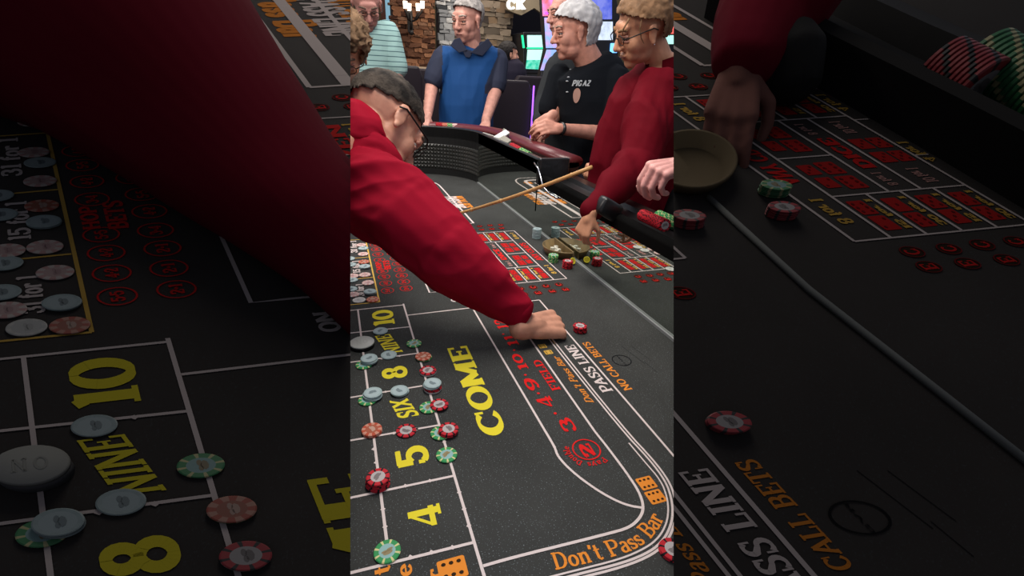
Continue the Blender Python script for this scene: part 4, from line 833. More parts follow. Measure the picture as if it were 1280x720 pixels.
def wrinkle(bm, amp, freq, seed=0, st=(1, 1, 1)):
    bm.normal_update()
    for v in bm.verts:
        q = Vector((v.co.x*st[0], v.co.y*st[1], v.co.z*st[2]))*freq+Vector((seed, 0, 0)); v.co += v.normal*amp*(1-2*abs(noise.noise(q)))*.7
def strip(name, pts, wdt, up, m, parent, th=.003):
    bm = bmesh.new(); P = [Vector(q) for q in pts]; up = Vector(up)
    for a, b in zip(P, P[1:]):
        d = (b-a).normalized(); nn = d.cross(up).normalized()*th; u = up*wdt
        prism(bm, [a-u, b-u, b+u, a+u], nn)
    bmesh.ops.remove_doubles(bm, verts=bm.verts[:], dist=1e-5); return obj(name, bm, m, parent)
def glasses(c, B, s, parent, m, full=True):
    T = lambda x, y, z: Vector(c)+B @ Vector((x*s, y*s, z*s)); bm = bmesh.new()
    for q in (1, -1):
        pts = [T(.101, q*(.033+.024*math.cos(a)), .001+.017*math.sin(a)) for a in np.linspace(0, 2*PI, 17)]; tube(bm, pts, .0016*s, 6, False)
        tube(bm, [T(.100, q*.057, .008), T(.082, q*.078, .010), T(-.004, q*.088, .012), T(-.02, q*.087, .0)], .0022*s, 6)
    tube(bm, [T(.101, .010, .003), T(.104, 0, .006), T(.101, -.010, .003)], .0015*s, 6); return obj('glasses', bm, m, parent)
def collar(c, B, r, m, parent, h=.035, s=1.):   # fold-down polo collar round the neck, open in front
    T = lambda x, y, z: Vector(c)+B @ Vector((x, y, z)); bm = bmesh.new(); R = []
    an = np.linspace(math.radians(22), math.radians(338), 22)
    for a in an:
        k = abs(a-PI)/PI; R.append([bm.verts.new(T(r*math.cos(a)*f_+.0, r*math.sin(a)*f_, z_-k**2*.03)) for f_, z_ in ((.90, .0), (.97, h), (1.06, h*.95), (1.30+.12*k, -.005-.018*k))])
    for a, b in zip(R, R[1:]):
        for k in range(3): f = bm.faces.new([a[k], b[k], b[k+1], a[k+1]]); f.smooth = True
    bmesh.ops.solidify(bm, geom=bm.faces[:], thickness=.004); return obj('collar', bm, m, parent)
def person(label, loc): t = empty('person', loc); return tag(t, label, 'person')
# ---- man in the blue polo behind the far rail
XB = 3.86
t = person('person in blue polo with dark sleeves leaning both hands on the far rail', (XB, -.93, FZ))
hc = at(584, 25, XB-.08); HB = basis((-.62, .76, -.20), (-.14, .10, 1)); hs = 1.22
bm = bmesh.new(); head_prims(bm, hc, HB, hs, 1.0, 1.15)
neck0 = hc+HB @ Vector((-.02, 0, -.06)); cx = Vector((XB, at(588, 60, XB).y, at(588, 60, XB).z)); limb(bm, (neck0, .078), (cx+Vector((0, 0, .0)), .085)); limb(bm, (hc+HB @ Vector((.03, 0, -.10)), .05), (cx+Vector((-.06, 0, .0)), .06))
shL, shR = at(556, 73, XB), at(620, 77, XB); elL, elR = at(540, 106, XB-.02), at(619, 114, XB-.10); wrL, wrR = at(534, 147, 3.56), at(607, 152, 3.52)
limb(bm, (shL, .06), (elL, .05), (wrL, .032)); limb(bm, (shR, .06), (elR, .052), (wrR, .034))
hand_prims(bm, wrL+Vector((-.02, 0, .005)), (-.5, .35, -.45), (-.45, .1, .9), -1, 1.0, (.25,)*4, .1); hand_prims(bm, wrR+Vector((-.02, .0, .0)), (-.75, .35, -.3), (-.2, .2, .95), 1, 1.05, (.3,)*4, .2)
lo = Vector((XB+.05, -.93, FZ)); limb(bm, (cx+Vector((0, 0, -.1)), .1), (lo+Vector((0, 0, .9)), .13))
for q in (.1, -.1): limb(bm, (lo+Vector((0, q, .85)), .09), (lo+Vector((0, q, .45)), .06), (lo+Vector((0, q, .08)), .05)); capsule(bm, lo+Vector((.03, q, .05)), lo+Vector((-.15, q, .04)), .045, .035)
skin = remesh(bm, .0055, 6); obj('body', skin, SKINP, t, True)
head_parts(hc, HB, hs, t, brow=(.40, .33, .28))
obj('hair', hair_bm(hc, HB, hs, lambda x, y, z: z > .048+x*.42 or (x < -.03 and z > -.045), .009, .002, 2, 20), mat('grey_hair', (.30, .28, .265), .8, .2, bump=.3, bscale=90, var=.35, vscale=40), t)
bm = bmesh.new(); hip = at(588, 178, XB)
tr = []
for y, xl, xr, dp in ((53, 573, 606, .08), (58, 562, 616, .11), (66, 549, 628, .13), (82, 547, 630, .14), (105, 550, 620, .155), (130, 549, 614, .175), (155, 549, 614, .18), (185, 552, 612, .17), (215, 555, 612, .15)):
    a, b = at(xl, y, XB), at(xr, y, XB); tr.append(((a+b)/2+Vector((-.02 if y > 100 else 0, 0, 0)), (a-b)/2, Vector((dp, 0, 0))))
torso(bm, tr); limb(bm, (shL, .095), (at(543, 98, XB-.03), .078)); limb(bm, (shR, .095), (at(619, 106, XB-.07), .082))
shirt = remesh(bm, .007); wrinkle(shirt, .008, 6, 1, (1, 1.6, .7))
sA, sB = at(551, 60, XB), at(612, 60, XB)
def blue(c):
    x, y = proj(c); l = 557-(y-60)*.06; r = 618-max(0, y-60)*.35
    if y < 57: return 1
    l = 553-(y-57)*.0; r = 622-max(0, y-70)*.42
    return 0 if l < x < max(r, 606) or y > 117 else 1
paint(shirt, blue)
obj('polo_shirt', shirt, [mat('royal_blue', (.009, .062, .21), .75, .2, bump=.3, bscale=25), mat('dark_navy', (.028, .034, .062), .75, .2, bump=.3, bscale=25)], t, True)
XC = XB-.165
bm = bmesh.new()
for fl_ in (((568, 49), (575, 47), (584, 63), (574, 66), (563, 57)), ((610, 48), (616, 56), (603, 70), (588, 66), (597, 58))): prism(bm, [at(x, y, XC+.03*abs(x-588)/28) for x, y in fl_], (.008, 0, 0))
obj('collar', bm, MT['dark_navy'], t, bevel=.003); bm = bmesh.new(); prism(bm, [at(x, y, XC+.012) for x, y in ((577, 60), (592, 64), (587, 72), (582, 71))], (.008, 0, 0)); obj('placket', bm, MT['dark_navy'], t)
bm = bmesh.new(); torso(bm, [((XB, -.95, .12), (0, .19, 0), (.15, 0, 0)), ((XB, -.95, -.1), (0, .19, 0), (.15, 0, 0))]); limb(bm, (lo+Vector((0, .1, .8)), .11), (lo+Vector((0, .1, .12)), .075)); limb(bm, (lo+Vector((0, -.1, .8)), .11), (lo+Vector((0, -.1, .12)), .075))
obj('trousers', remesh(bm, .012), mat('dark_trousers', (.014, .016, .03), .85), t, True)
# ---- man in the striped mint polo, left
XS = 3.95
t = person('person in pale mint polo with thin dark stripes looking down at left', (XS, -.35, FZ))
hc = at(458, 6, XS-.12); HB = basis((-.90, -.05, -.60), (-.55, .02, .9)); bm = bmesh.new(); head_prims(bm, hc, HB, 1.2, 1, 1.05)
cx = at(455, 38, XS); limb(bm, (hc+HB @ Vector((-.02, 0, -.06)), .06), (cx, .07))
sh1, sh0 = at(489, 40, XS), at(412, 40, XS); limb(bm, (sh1, .06), (at(496, 92, XS-.04), .052), (at(492, 130, 3.75), .036)); limb(bm, (sh0, .06), (at(405, 92, XS), .05), (at(425, 125, 3.7), .034))
hand_prims(bm, at(492, 131, 3.74), (-.6, .3, -.5), (-.4, 0, .9), -1, 1); hand_prims(bm, at(425, 126, 3.7), (-.6, -.3, -.5), (-.4, 0, .9), 1, 1)
limb(bm, (cx+Vector((0, 0, -.1)), .1), (Vector((XS, -.3, .1)), .13))
lo = Vector((XS+.03, -.28, FZ))
for q in (.1, -.1): limb(bm, (lo+Vector((0, q, .85)), .09), (lo+Vector((0, q, .45)), .06), (lo+Vector((0, q, .08)), .05)); capsule(bm, lo+Vector((.03, q, .05)), lo+Vector((-.15, q, .04)), .045, .035)
obj('body', remesh(bm, .006), mat('violet_skin', (.40, .19, .16), .55, .3), t, True); head_parts(hc, HB, 1.2, t); glasses(hc, HB, 1.2, t, iron)
obj('hair', hair_bm(hc, HB, 1.2, lambda x, y, z: z > .075 and x < .05 or (x < -.01 and z > -.03), .007, .003), MT['grey_hair'], t)
bm = bmesh.new(); tr = []
for y, xl, xr, dp in ((27, 440, 474, .07), (33, 426, 486, .10), (44, 410, 497, .13), (70, 412, 495, .14), (100, 414, 490, .15), (140, 414, 488, .16), (180, 414, 486, .15)):
    a, b = at(xl, y, XS), at(xr, y, XS); tr.append(((a+b)/2, (a-b)/2, Vector((dp, 0, 0))))
torso(bm, tr); limb(bm, (sh1+Vector((0, .03, -.02)), .095), (at(495, 84, XS-.03), .085)); limb(bm, (sh0, .075), (at(405, 86, XS-.03), .07)); sh_ = remesh(bm, .008); wrinkle(sh_, .007, 6, 5)
sm = mat('mint_stripes', (.30, .48, .46), .85, .15); nt = sm.node_tree; b_ = nt.nodes['Principled BSDF']; tc = nt.nodes['Texture Coordinate']
wv = nt.nodes.new('ShaderNodeTexWave'); wv.bands_direction = 'Z'; wv.inputs['Scale'].default_value = 9.5; wv.inputs['Distortion'].default_value = .35; wv.inputs['Detail'].default_value = 1; rp = nt.nodes.new('ShaderNodeValToRGB'); rp.color_ramp.elements[0].position = .90; rp.color_ramp.elements[0].color = (.30, .48, .465, 1); rp.color_ramp.elements[1].position = .965; rp.color_ramp.elements[1].color = (.05, .11, .13, 1)
nt.links.new(tc.outputs['Object'], wv.inputs['Vector']); nt.links.new(wv.outputs['Fac'], rp.inputs[0]); nt.links.new(rp.outputs[0], b_.inputs['Base Color'])
obj('polo_shirt', sh_, sm, t, True); collar(cx+Vector((-.03, 0, -.01)), basis((-1, 0, -.1), (-.2, 0, 1)), .078, mat('mint_cloth', (.34, .54, .53), .85), t, .035)
bm = bmesh.new(); limb(bm, (lo+Vector((0, .1, .9)), .12), (lo+Vector((0, .1, .12)), .075)); limb(bm, (lo+Vector((0, -.1, .9)), .12), (lo+Vector((0, -.1, .12)), .075)); obj('trousers', remesh(bm, .014), MT['dark_trousers'], t, True)
# ---- white-haired man in the black t-shirt
XW = 2.72
t = person('white-haired person in black t-shirt in profile with hands together over the rail', (XW, -1.42, FZ))
hc = at(718, 40, XW); HB = basis((.10, .98, -.16), (-.03, .14, 1)); hs = 1.16
bm = bmesh.new(); head_prims(bm, hc, HB, hs, 1.02, 1.08); cx = at(738, 82, XW+.02)
limb(bm, (hc+HB @ Vector((-.025, 0, -.05)), .072), (cx, .085)); limb(bm, (hc+HB @ Vector((.02, 0, -.09)), .036), (cx+Vector((-.02, .04, .02)), .055))
sN, sF = at(770, 100, XW-.10), at(700, 95, XW+.12)
eN = at(762, 168, XW-.16); wN = at(700, 161, 2.46); eF = at(690, 150, XW+.08); wF = at(684, 155, 2.52)
limb(bm, (sN, .062), (eN, .05), (wN, .030)); limb(bm, (sF, .06), (eF, .048), (wF, .030))
hand_prims(bm, wN, (-.15, .95, .1), (-.75, .05, .65), 1, 1.08, (.55, .5, .5, .5), .15, .1, (.4, .3)); hand_prims(bm, at(688, 146, 2.50), (-.15, .75, -.55), (-.7, .1, .5), -1, 1.05, (.5, .55, .6, .6), .2, .1, (.5, .3))
limb(bm, (cx+Vector((0, 0, -.12)), .1), (Vector((XW+.05, -1.45, .0)), .13)); lo = Vector((XW+.05, -1.46, FZ))
for q in (.1, -.1): limb(bm, (lo+Vector((q, 0, .85)), .09), (lo+Vector((q, 0, .45)), .06), (lo+Vector((q, 0, .08)), .05)); capsule(bm, lo+Vector((q, -.03, .05)), lo+Vector((q, .15, .04)), .045, .035)
obj('body', remesh(bm, .005, 7), mat('warm_skin', (.56, .26, .19), .5, .35, var=.15, vscale=25), t, True); head_parts(hc, HB, hs, t, brow=(.35, .25, .2))
wh = mat('white_hair', (.46, .455, .46), .85, .2, bump=.2, bscale=60, bdist=.003, var=.12, vscale=30)
obj('hair', hair_bm(hc, HB, hs, lambda x, y, z: (z > .040+x*.42) or (x < -.028 and z > -.070), .022, .0035, 3, 22), wh, t, True)
bm = bmesh.new(); tr = []
for y, xl, xr, dp in ((76, 720, 760, .08), (84, 708, 772, .11), (97, 699, 786, .13), (120, 700, 790, .15), (150, 703, 790, .16), (180, 706, 788, .17), (215, 708, 788, .16), (255, 708, 788, .15)):
    a, b = at(xl, y+(10 if y < 90 else 3), XW), at(xr, y-(12 if y < 90 else 4), XW); tr.append(((a+b)/2, (a-b)/2, Vector((dp, 0, 0))))
torso(bm, tr); limb(bm, (sN, .078), (at(768, 148, XW-.14), .085)); limb(bm, (sF, .07), (at(686, 135, XW+.10), .062)); shr = remesh(bm, .007); wrinkle(shr, .008, 6, 9)
shc = mat('black_tee', (.0065, .008, .011), .9, .1); ts = obj('t_shirt', shr, shc, t, True)
bm = bmesh.new(); limb(bm, (lo+Vector((.1, 0, .85)), .12), (lo+Vector((.1, 0, .12)), .075)); limb(bm, (lo+Vector((-.1, 0, .85)), .12), (lo+Vector((-.1, 0, .12)), .075)); obj('trousers', remesh(bm, .014), MT['dark_trousers'], t, True)
def chest(x, y, off=.012):   # a point on the front of the t-shirt along the sight line
    me = ts.data; d = Vector(ray(x, y)).normalized(); o_ = ts.matrix_world.inverted() if False else Matrix.Translation(ts.location - 0*ts.location)
    return None
from mathutils.bvhtree import BVHTree
def surf(o, x, y, off=.004):
    V = [Vector(v.co) for v in o.data.vertices]; tr_ = BVHTree.FromPolygons(V, [tuple(pg.vertices) for pg in o.data.polygons])
    M_ = o.matrix_parent_inverse.copy() if o.parent else Matrix.Translation(o.location)
    M_ = (Matrix.Translation(o.parent.location) @ o.matrix_parent_inverse) if o.parent else M_
    def hit(x, y):
        d = Vector(ray(x, y)).normalized(); h = tr_.ray_cast(M_.inverted() @ Vector(EYE), d); return (M_ @ h[0]-d*off) if h[0] else None
    return hit
hit = surf(ts, 0, 0); bm = bmesh.new(); x0 = 714.5
for ch in 'PIG AZ':
    if ch == ' ': x0 += 1.2; continue
    gw, g = glyph(ch, .30, .20); wd_ = 2.4 if ch == 'I' else 4.6
    for qd in g:
        P = [hit(x0+v.x/gw*wd_+v.y*2.2, 107.5-v.y*7.2) for v in qd]
        if all(P):
            try: bm.faces.new([bm.verts.new(v) for v in P])
            except ValueError: pass
    x0 += wd_+.2
obj('printed_letters', bm, mat('tee_print', (.42, .45, .47), .8), t)
bm = bmesh.new(); P = [hit(720.8+(4.6+.8*math.sin(a))*math.cos(a)+1.0*math.sin(a), 119.5-9.5*math.sin(a)) for a in np.linspace(0, 2*PI, 20, endpoint=False)]
if all(P): bm.faces.new([bm.verts.new(v) for v in P])
obj('printed_oval', bm, mat('tee_print_tan', (.42, .25, .20), .8), t)
bm = bmesh.new()
for q in ((713, 87), (710.5, 96.5), (709, 101.5), (709, 115)):
    v = hit(*q)
    if v: ell(bm, v, (.006, .009, .004), seg=8)
obj('clip', bm, MT['tee_print'], t)
bm = bmesh.new(); a, b = at(700.5, 161, 2.455), at(702.5, 161.5, 2.458); tube(bm, [a, b], .036, 20); obj('wrist_band', bm, BLACK, t)
# ---- bald man behind him
XD = 3.25
t = person('bald person in grey-black shirt standing behind the white-haired man', (XD, -1.5, FZ)); hc = at(705, 18, XD); HB = basis((-.1, 1, -.15), (0, 0, 1)); bm = bmesh.new(); head_prims(bm, hc, HB, 1.08, 1, 1)
cx = at(716, 58, XD); limb(bm, (hc+HB @ Vector((-.02, 0, -.06)), .06), (cx, .07)); limb(bm, (cx, .1), (Vector((XD, -1.6, .0)), .13)); lo = Vector((XD, -1.62, FZ))
limb(bm, (at(690, 92, XD), .055), (at(676, 130, XD-.05), .045), (at(672, 160, XD-.25), .032))
for q in (.1, -.1): limb(bm, (lo+Vector((q, 0, .85)), .09), (lo+Vector((q, 0, .08)), .05)); capsule(bm, lo+Vector((q, 0, .05)), lo+Vector((q, .15, .04)), .045, .035)
hand_prims(bm, at(672, 160, XD-.25), (-.6, .3, -.5), (-.4, 0, .9), -1, 1)
obj('body', remesh(bm, .006), SKINP, t, True); head_parts(hc, HB, 1.08, t)
bm = bmesh.new(); tr = []
for y, xl, xr, dp in ((60, 702, 734, .07), (66, 694, 750, .10), (76, 688, 756, .12), (110, 684, 758, .15), (150, 680, 756, .16), (200, 680, 756, .16)):
    a, b = at(xl, y, XD), at(xr, y, XD); tr.append(((a+b)/2, (a-b)/2, Vector((dp, 0, 0))))
torso(bm, tr); limb(bm, (at(694, 84, XD), .07), (at(680, 126, XD-.05), .062), (at(674, 150, XD-.2), .048)); s2 = remesh(bm, .008); wrinkle(s2, .006, 6, 4); obj('shirt', s2, mat('charcoal_cloth', (.030, .033, .036), .9, .1), t, True)
bm = bmesh.new(); limb(bm, (lo+Vector((.1, 0, .85)), .12), (lo+Vector((.1, 0, .12)), .075)); limb(bm, (lo+Vector((-.1, 0, .85)), .12), (lo+Vector((-.1, 0, .12)), .075)); obj('trousers', remesh(bm, .014), MT['dark_trousers'], t, True)
# ---- seated person far back
XF = 5.5
t = person('dark-clothed person seated far back beside the blue polo man', at(636, 130, XF)); hc = at(636, 68, XF); HB = basis((0, -1, 0), (0, 0, 1)); bm = bmesh.new(); head_prims(bm, hc, HB, 1); limb(bm, (hc, .05), (at(640, 84, XF), .06)); obj('body', remesh(bm, .01), SKIN, t, True)
obj('hair', hair_bm(hc, HB, 1, lambda x, y, z: x < .02 or z > .06, .012, .004), mat('black_hair', (.012, .010, .010), .7), t)
bm = bmesh.new(); limb(bm, (at(634, 84, XF), .09), (at(648, 88, XF), .09)); limb(bm, (at(641, 90, XF), .15), (at(640, 120, XF), .16)); limb(bm, (at(650, 88, XF), .07), (at(655, 106, XF), .05)); obj('shirt', remesh(bm, .012), mat('dark_indigo', (.012, .010, .025), .85), t, True)
# ---- stickwoman in burgundy, right
XM = 1.78
t = person('person in burgundy shirt with blond upswept hair and glasses holding the stick at right', (XM, -1.35, FZ))
hc = at(803, 36, XM); HB = basis((.16, .95, -.42), (-.16, .38, 1)); hs = 1.04
bm = bmesh.new(); head_prims(bm, hc, HB, hs, 1.0, .95); cx = at(826, 84, XM+.02)
limb(bm, (hc+HB @ Vector((-.03, 0, -.05)), .05), (cx, .058))
sN = at(822, 118, XM-.12); eN = at(800, 206, 1.50); wN = at(741, 265, 1.34); eN2 = at(775, 235, XM-.22)
limb(bm, (sN, .05), (eN, .042), (wN, .020)); hw = at(738, 270, 1.33)
hand_prims(bm, hw, (-.10, .40, -.85), (-.55, .72, .42), -1, .76, (.55, .6, .7, .75), .35, .1, (.5, .2))
sF = at(790, 115, XM+.12); limb(bm, (sF, .05), (at(770, 190, XM+.18), .042), (at(756, 206, XM+.14), .026)); hand_prims(bm, at(756, 206, XM+.14), (-.1, .8, -.1), (-.2, .1, .9), 1, .9, (.8,)*4, .3)
limb(bm, (cx, .07), (Vector((XM+.05, -1.42, .1)), .1)); lo = Vector((XM+.05, -1.42, FZ))
for q in (.09, -.09): limb(bm, (lo+Vector((q, 0, .85)), .08), (lo+Vector((q, 0, .08)), .045)); capsule(bm, lo+Vector((q, 0, .05)), lo+Vector((q, .14, .04)), .042, .033)
obj('body', remesh(bm, .0042, 7), SKINT, t, True); head_parts(hc, HB, hs, t, brow=(.25, .14, .07)); glasses(hc, HB, hs, t, iron)
hm = mat('blond_hair', (.21, .115, .058), .7, .3, bump=.6, bscale=60, bdist=.003, var=.35, vscale=28)
hb = hair_bm(hc, HB, hs, lambda x, y, z: (z > .040+x*.5) or (x < -.04 and z > -.05), .016, .0035, 7, 24)
ell(hb, hc+HB @ Vector((-.085, 0, .125)), (.055, .05, .045), B_ if False else HB); ell(hb, hc+HB @ Vector((-.02, .01, .12)), (.06, .05, .035), HB)
obj('hair', hb, hm, t, True)
bm = bmesh.new(); tube(bm, [hc+HB @ Vector(v) for v in ((.03, .078, .06), (.045, .082, .03), (.045, .080, -.005), (.035, .076, -.03))], [.003, .0025, .002, .001], 6); tube(bm, [hc+HB @ Vector(v) for v in ((.07, .06, .07), (.095, .05, .04), (.10, .046, .02))], [.004, .003, .001], 6); obj('hair_strand', bm, hm, t)
bm = bmesh.new(); ell(bm, hc+HB @ Vector((.0, .086, -.045)), (.0025, .0025, .003), seg=8); obj('earring', bm, CHROME, t)
bm = bmesh.new(); tr = []
for y, xl, xr, dp in ((74, 812, 852, .07), (84, 800, 862, .09), (100, 784, 872, .115), (125, 768, 876, .13), (160, 752, 874, .14), (200, 742, 872, .14), (235, 738, 872, .14), (270, 738, 872, .14), (310, 740, 874, .15)):
    a, b = at(xl, y, XM+.06), at(xr, y, XM+.06); tr.append(((a+b)/2, (a-b)/2, Vector((dp, 0, 0))))
torso(bm, tr); limb(bm, (sN, .088), (at(808, 165, XM-.20), .085), (at(795, 206, 1.52), .068)); limb(bm, (at(797, 203, 1.52), .066), (at(765, 238, 1.41), .048), (at(741, 263, 1.35), .030)); limb(bm, (sF, .07), (at(772, 190, XM+.16), .06), (at(762, 204, XM+.15), .04))
s3 = remesh(bm, .0055); wrinkle(s3, .018, 6, 2, (1, 1.6, .5)); wrinkle(s3, .010, 13, 8, (.6, 1.3, .5)); BURGW = mat('burgundy_satin', (.115, .0035, .0095), .75, .04, bump=.4, bscale=16, bdist=.006, var=.1, vscale=8); obj('shirt', s3, BURGW, t, True)
cl = collar(cx+Vector((-.015, .0, .005)), basis((-.45, .8, -.1), (-.1, .35, 1)), .066, BURGW, t, .045)
bm = bmesh.new(); limb(bm, (lo+Vector((.09, 0, .9)), .12), (lo+Vector((.09, 0, .12)), .07)); limb(bm, (lo+Vector((-.09, 0, .9)), .12), (lo+Vector((-.09, 0, .12)), .07)); obj('trousers', remesh(bm, .012), BLACKM, t, True)
bm = bmesh.new(); q0, q1 = at(750, 268, 1.30), at(770, 254, 1.34)
box(bm, (q0+q1)/2, (.05, .085, .06), Matrix.Rotation(.5, 3, 'X')); tag(obj('black_pouch', bm, BLACK, None, True, .012), 'shiny black pouch hanging at the stickwoman cuff over the rail', 'pouch')
# ---- player's hand at the right seam
t = person('pink hand of a player reaching in over the rail at the right edge', at(838, 232, 1.12)); bm = bmesh.new()
wr = at(850, 207, 1.14); limb(bm, (wr+Vector((.02, -.22, .05)), .042), (wr+Vector((.0, -.02, .0)), .029)); hand_prims(bm, wr+Vector((0, -.01, 0)), (-.12, .93, -.10), (-.25, .05, .9), 1, 1.12, (.62, .7, .75, .8), .5, .10, (.8, .1), .0100); hd = remesh(bm, .003, 4)
obj('hand', hd, mat('bright_pink_skin', (.74, .36, .33), .5, .4, bump=.2, bscale=120, var=.1, vscale=20), t, True)
bm = bmesh.new(); limb(bm, (wr+Vector((.02, -.34, .08)), .06), (wr+Vector((.015, -.16, .035)), .052)); obj('sleeve', remesh(bm, .006), BLACKM, t, True)
# ---- dealer leaning in from the left
t = person('dealer in burgundy shirt leaning over the table with one arm stretched to the pass line', (1.35, .75, FZ))
XH = 1.42; hc = at(481, 156, XH); f2 = Vector(R_@np.array([.55, -.62, -.55])); u2 = Vector(R_@np.array([.38, .75, -.50])); HB = basis(f2, u2); hs = 1.10
bm = bmesh.new(); head_prims(bm, hc, HB, hs, 1, 1.05)
nk = hc-HB @ Vector((.045, 0, .135)); limb(bm, (hc+HB @ Vector((-.03, 0, -.05)), .060), (nk, .066), (nk+(nk-hc)*.5, .07))
hw = at(660, 409, 1.01)
sh = at(462, 235, 1.22); el = at(560, 322, 1.10); limb(bm, (sh, .06), (el, .045), (hw, .028)); limb(bm, (at(446, 185, 1.36), .07), (Vector((1.35, .45, .2)), .12))
hand_prims(bm, hw, (.22, -.9, -.14), (-.35, -.05, .93), -1, 1.22, (.42, .5, .55, .6), .3, .08, (.55, .5), .0098); 
obj('body', remesh(bm, .0035, 7), mat('dealer_skin', (.62, .30, .20), .5, .4, bump=.2, bscale=110, var=.12, vscale=24), t, True); head_parts(hc, HB, hs, t)
dh = mat('dark_grey_hair', (.012, .010, .009), .85, .15, bump=.7, bscale=160, bdist=.003, var=1, vscale=22, var2=(.085, .068, .055))
obj('hair', hair_bm(hc, HB, hs, lambda x, y, z: z > .026+x*.35 and not (x > .06 and z < .085), .007, .0012, 11, 60), dh, t, True)
glasses(hc, HB, hs*1.02, t, iron)
bm = bmesh.new(); torso(bm, [(at(452, 178, XH), (0.05, 0, .06), (0, .0, .0)), ]) if False else None
limb(bm, (at(450, 212, 1.34), .105), (Vector((1.38, .32, .30)), .17)); limb(bm, (at(436, 173, 1.37), .090), (Vector((1.42, .3, .36)), .14)); limb(bm, (at(462, 238, 1.24), .104), (at(500, 265, 1.17), .098)); limb(bm, (at(500, 265, 1.17), .100), (at(556, 316, 1.10), .079)); limb(bm, (at(552, 312, 1.10), .080), (at(608, 362, 1.05), .060)); limb(bm, (at(608, 362, 1.05), .058), (at(646, 388, 1.03), .040))
ds = remesh(bm, .005, 6); wrinkle(ds, .020, 5, 3, (1.5, .4, 1.5)); wrinkle(ds, .008, 13, 6, (1.4, .4, 1.2))
obj('shirt', ds, BURG, t, True)
bm = bmesh.new(); a, b = at(640, 386, 1.035), at(656, 395, 1.025); tube(bm, [a, a+(b-a)*.2, b], [.040, .045, .042], 24, False); bmesh.ops.solidify(bm, geom=bm.faces[:], thickness=.004); obj('cuff', bm, BURG, t, True)
collar_b = basis(f2, u2); bm = bmesh.new()
ring = [nk+(HB @ Vector((.072*math.cos(a), .072*math.sin(a), -.005))) for a in np.linspace(0, 2*PI, 20)]
bm = bmesh.new(); limb(bm, (Vector((1.40, .38, .30)), .15), (Vector((1.36, .62, .15)), .15)); limb(bm, (Vector((1.36, .64, .12)), .14), (Vector((1.27, .70, FZ+.1)), .08)); limb(bm, (Vector((1.36, .64, .12)), .14), (Vector((1.47, .70, FZ+.1)), .08)); obj('trousers', remesh(bm, .012), BLACKM, t, True)
# ---- blurred curly head at the left seam above the dealer
t = person('sandy-haired person with glasses cut by the left seam above the dealer head', (1.95, .2, FZ)); hc = at(428, 64, 2.0); HB = basis((-.75, .15, -.55), (-.45, 0, 1)); bm = bmesh.new(); head_prims(bm, hc, HB, 1.0)
limb(bm, (hc, .05), (Vector((2.0, .25, .45)), .07)); obj('body', remesh(bm, .006), SKINT, t, True); head_parts(hc, HB, 1, t); glasses(hc, HB, 1, t, iron)
obj('hair', hair_bm(hc, HB, 1.0, lambda x, y, z: (x < .05 and z > -.02) or z > .05, .016, .009, 4, 30), mat('sandy_hair', (.20, .125, .075), .9, .1, var=.4, vscale=25), t, True)
bm = bmesh.new(); limb(bm, (Vector((2.05, .1, .42)), .09), (Vector((2.1, .4, .40)), .1)); limb(bm, (Vector((2.1, .28, .4)), .15), (Vector((2.15, .5, -.1)), .16)); limb(bm, (at(446, 104, 1.85), .032), (Vector((2.0, .15, .42)), .06)); obj('jacket', remesh(bm, .01), mat('dark_brown_cloth', (.06, .03, .022), .9), t, True)
# ================================================================ enlarged copies on the side boards, dimming put into their colours
def bl(side, x, y, l=0): return board(side, x, y, l)
t = empty('sleeved_arm', bl('left', 250, 300)); tag(t, 'huge dim burgundy sleeve crossing the dimmed left board down to the right seam', 'arm')
bm = bmesh.new(); P = []; RR = []
for x, y, r in ((-330, -340, 180), (-200, -215, 176), (-60, -112, 166), (60, -38, 150), (170, 58, 124), (270, 158, 98), (350, 235, 80), (430, 312, 66), (520, 395, 58), (600, 470, 52)):
    s0 = bl('left', x, y); dep = (s0-Vector(EYE)).dot(Vector(ray(640, 360)).normalized()); rw = r*dep/F_; P.append(bl('left', x, y, rw*.75)); RR.append(rw*.93)
tube(bm, P, RR, 40); bmesh.ops.subdivide_edges(bm, edges=bm.edges[:], cuts=3, use_grid_fill=True)
bmesh.ops.recalc_face_normals(bm, faces=bm.faces[:]); wrinkle(bm, .02, 3, 2, (1, .4, 1.4)); cut(bm, Vector(EYE), seam('left'))
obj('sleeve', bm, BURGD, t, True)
# right: mirror foot, rail with racked chips, sleeve and hand, bowl
t = empty('rail_section', bl('right', 1140, 170)); tag(t, 'large dim black rail running down the dimmed right board', 'rail'); nn = bnorm('right')
q = [bl('right', x, y) for x, y in ((880, 22), (1010, 103), (1150, 184), (1420, 345))]; up_ = nn
bm = bmesh.new(); off = Vector((.05, -.9, 0)).normalized()
def railprof(v): return [v+up_*.0, v+up_*.10-off*0, v+up_*.115+off*.02, v+up_*.10+off*.04, v+up_*.085+off*.06, v+up_*.085+off*.22, v+up_*.14+off*.26, v+up_*.14+off*.6, v+off*.6]
rg = [[bm.verts.new(w_) for w_ in railprof(v)] for v in q]
for a, b in zip(rg, rg[1:]):
    for k in range(9): bm.faces.new([a[k], b[k], b[(k+1) % 9], a[(k+1) % 9]])
bm.faces.new(rg[0]); bm.faces.new(rg[-1][::-1]); bmesh.ops.recalc_face_normals(bm, faces=bm.faces[:]); cut(bm, Vector(EYE), seam('right')); obj('rail', bm, mat('dim_black', (.0022, .002, .002), .9, .05), t)
bm = bmesh.new()
tube(bm, [bl('right', 885, 246, .004), bl('right', 1010, 361, .004), bl('right', 1140, 463, .004), bl('right', 1420, 684, .004)], .0055, 8); cut(bm, Vector(EYE), seam('right')); t2 = obj('mirror_strip', bm, mat('dim_grey', (.022, .023, .022), .8, .1)); tag(t2, 'dim grey strip running diagonally across the right board', 'strip')
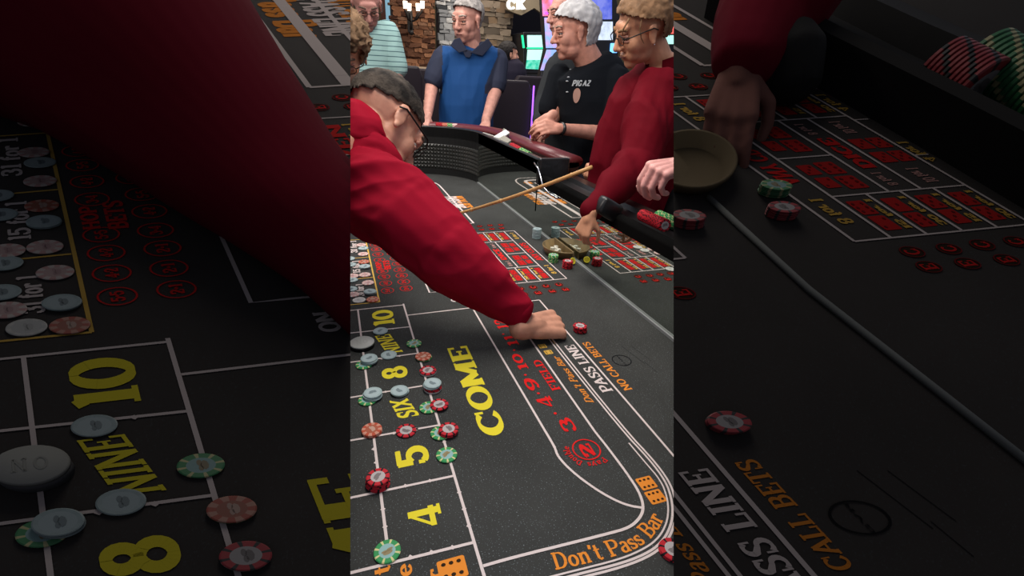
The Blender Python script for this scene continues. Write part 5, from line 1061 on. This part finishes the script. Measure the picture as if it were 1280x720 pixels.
def dimrow(p0, p1, r, k, n, lab):
    a = bl('right', p0[0], p0[1], p0[2]); b = bl('right', p1[0], p1[1], p1[2]); d = (b-a).normalized(); qm = d.to_track_quat('Z', 'Y').to_matrix(); th = (b-a).length/n
    for i in range(n):
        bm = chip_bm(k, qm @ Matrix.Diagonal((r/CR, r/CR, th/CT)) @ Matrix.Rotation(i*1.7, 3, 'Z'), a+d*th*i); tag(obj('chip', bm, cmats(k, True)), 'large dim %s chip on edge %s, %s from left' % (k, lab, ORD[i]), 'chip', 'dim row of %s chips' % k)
dimrow((1172, 82, .10), (1224, 111, .10), .050, 'red', 10, 'on the dim rail at top right'); dimrow((1228, 70, .10), (1330, 135, .10), .048, 'green', 16, 'behind the dim red row')
t = empty('reaching_hand', bl('right', 915, 120)); tag(t, 'dim hand with burgundy sleeve hanging over the right board', 'hand'); bm = bmesh.new(); w0 = bl('right', 925, 88, .10)
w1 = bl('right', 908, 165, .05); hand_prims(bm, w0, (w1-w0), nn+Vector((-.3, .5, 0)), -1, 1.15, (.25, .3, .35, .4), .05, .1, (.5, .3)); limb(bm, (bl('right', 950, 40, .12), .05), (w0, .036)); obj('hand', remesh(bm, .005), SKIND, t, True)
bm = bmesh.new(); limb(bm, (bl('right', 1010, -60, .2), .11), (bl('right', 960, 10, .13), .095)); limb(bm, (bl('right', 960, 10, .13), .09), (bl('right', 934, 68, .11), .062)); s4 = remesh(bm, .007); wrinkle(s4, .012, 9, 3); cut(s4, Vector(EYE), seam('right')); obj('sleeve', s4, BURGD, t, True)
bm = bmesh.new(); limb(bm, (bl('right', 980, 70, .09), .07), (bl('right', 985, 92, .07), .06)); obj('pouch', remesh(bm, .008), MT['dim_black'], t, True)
bm = bowl_bm(.20, .075); A = Matrix(((on_board('right', 1.6, -.7)-on_board('right', 1.5, -.7)).normalized(), -(nn.cross((on_board('right', 1.6, -.7)-on_board('right', 1.5, -.7)).normalized())), nn)).transposed()
bm.free(); bm = bmesh.new(); lathe(bm, [(.001, 0), (.060, 0), (.074, .028), (.074, .034), (.069, .034), (.056, .006), (.001, .006)], 40); c = bl('right', 862, 214)
for v in bm.verts: v.co = c+A @ v.co
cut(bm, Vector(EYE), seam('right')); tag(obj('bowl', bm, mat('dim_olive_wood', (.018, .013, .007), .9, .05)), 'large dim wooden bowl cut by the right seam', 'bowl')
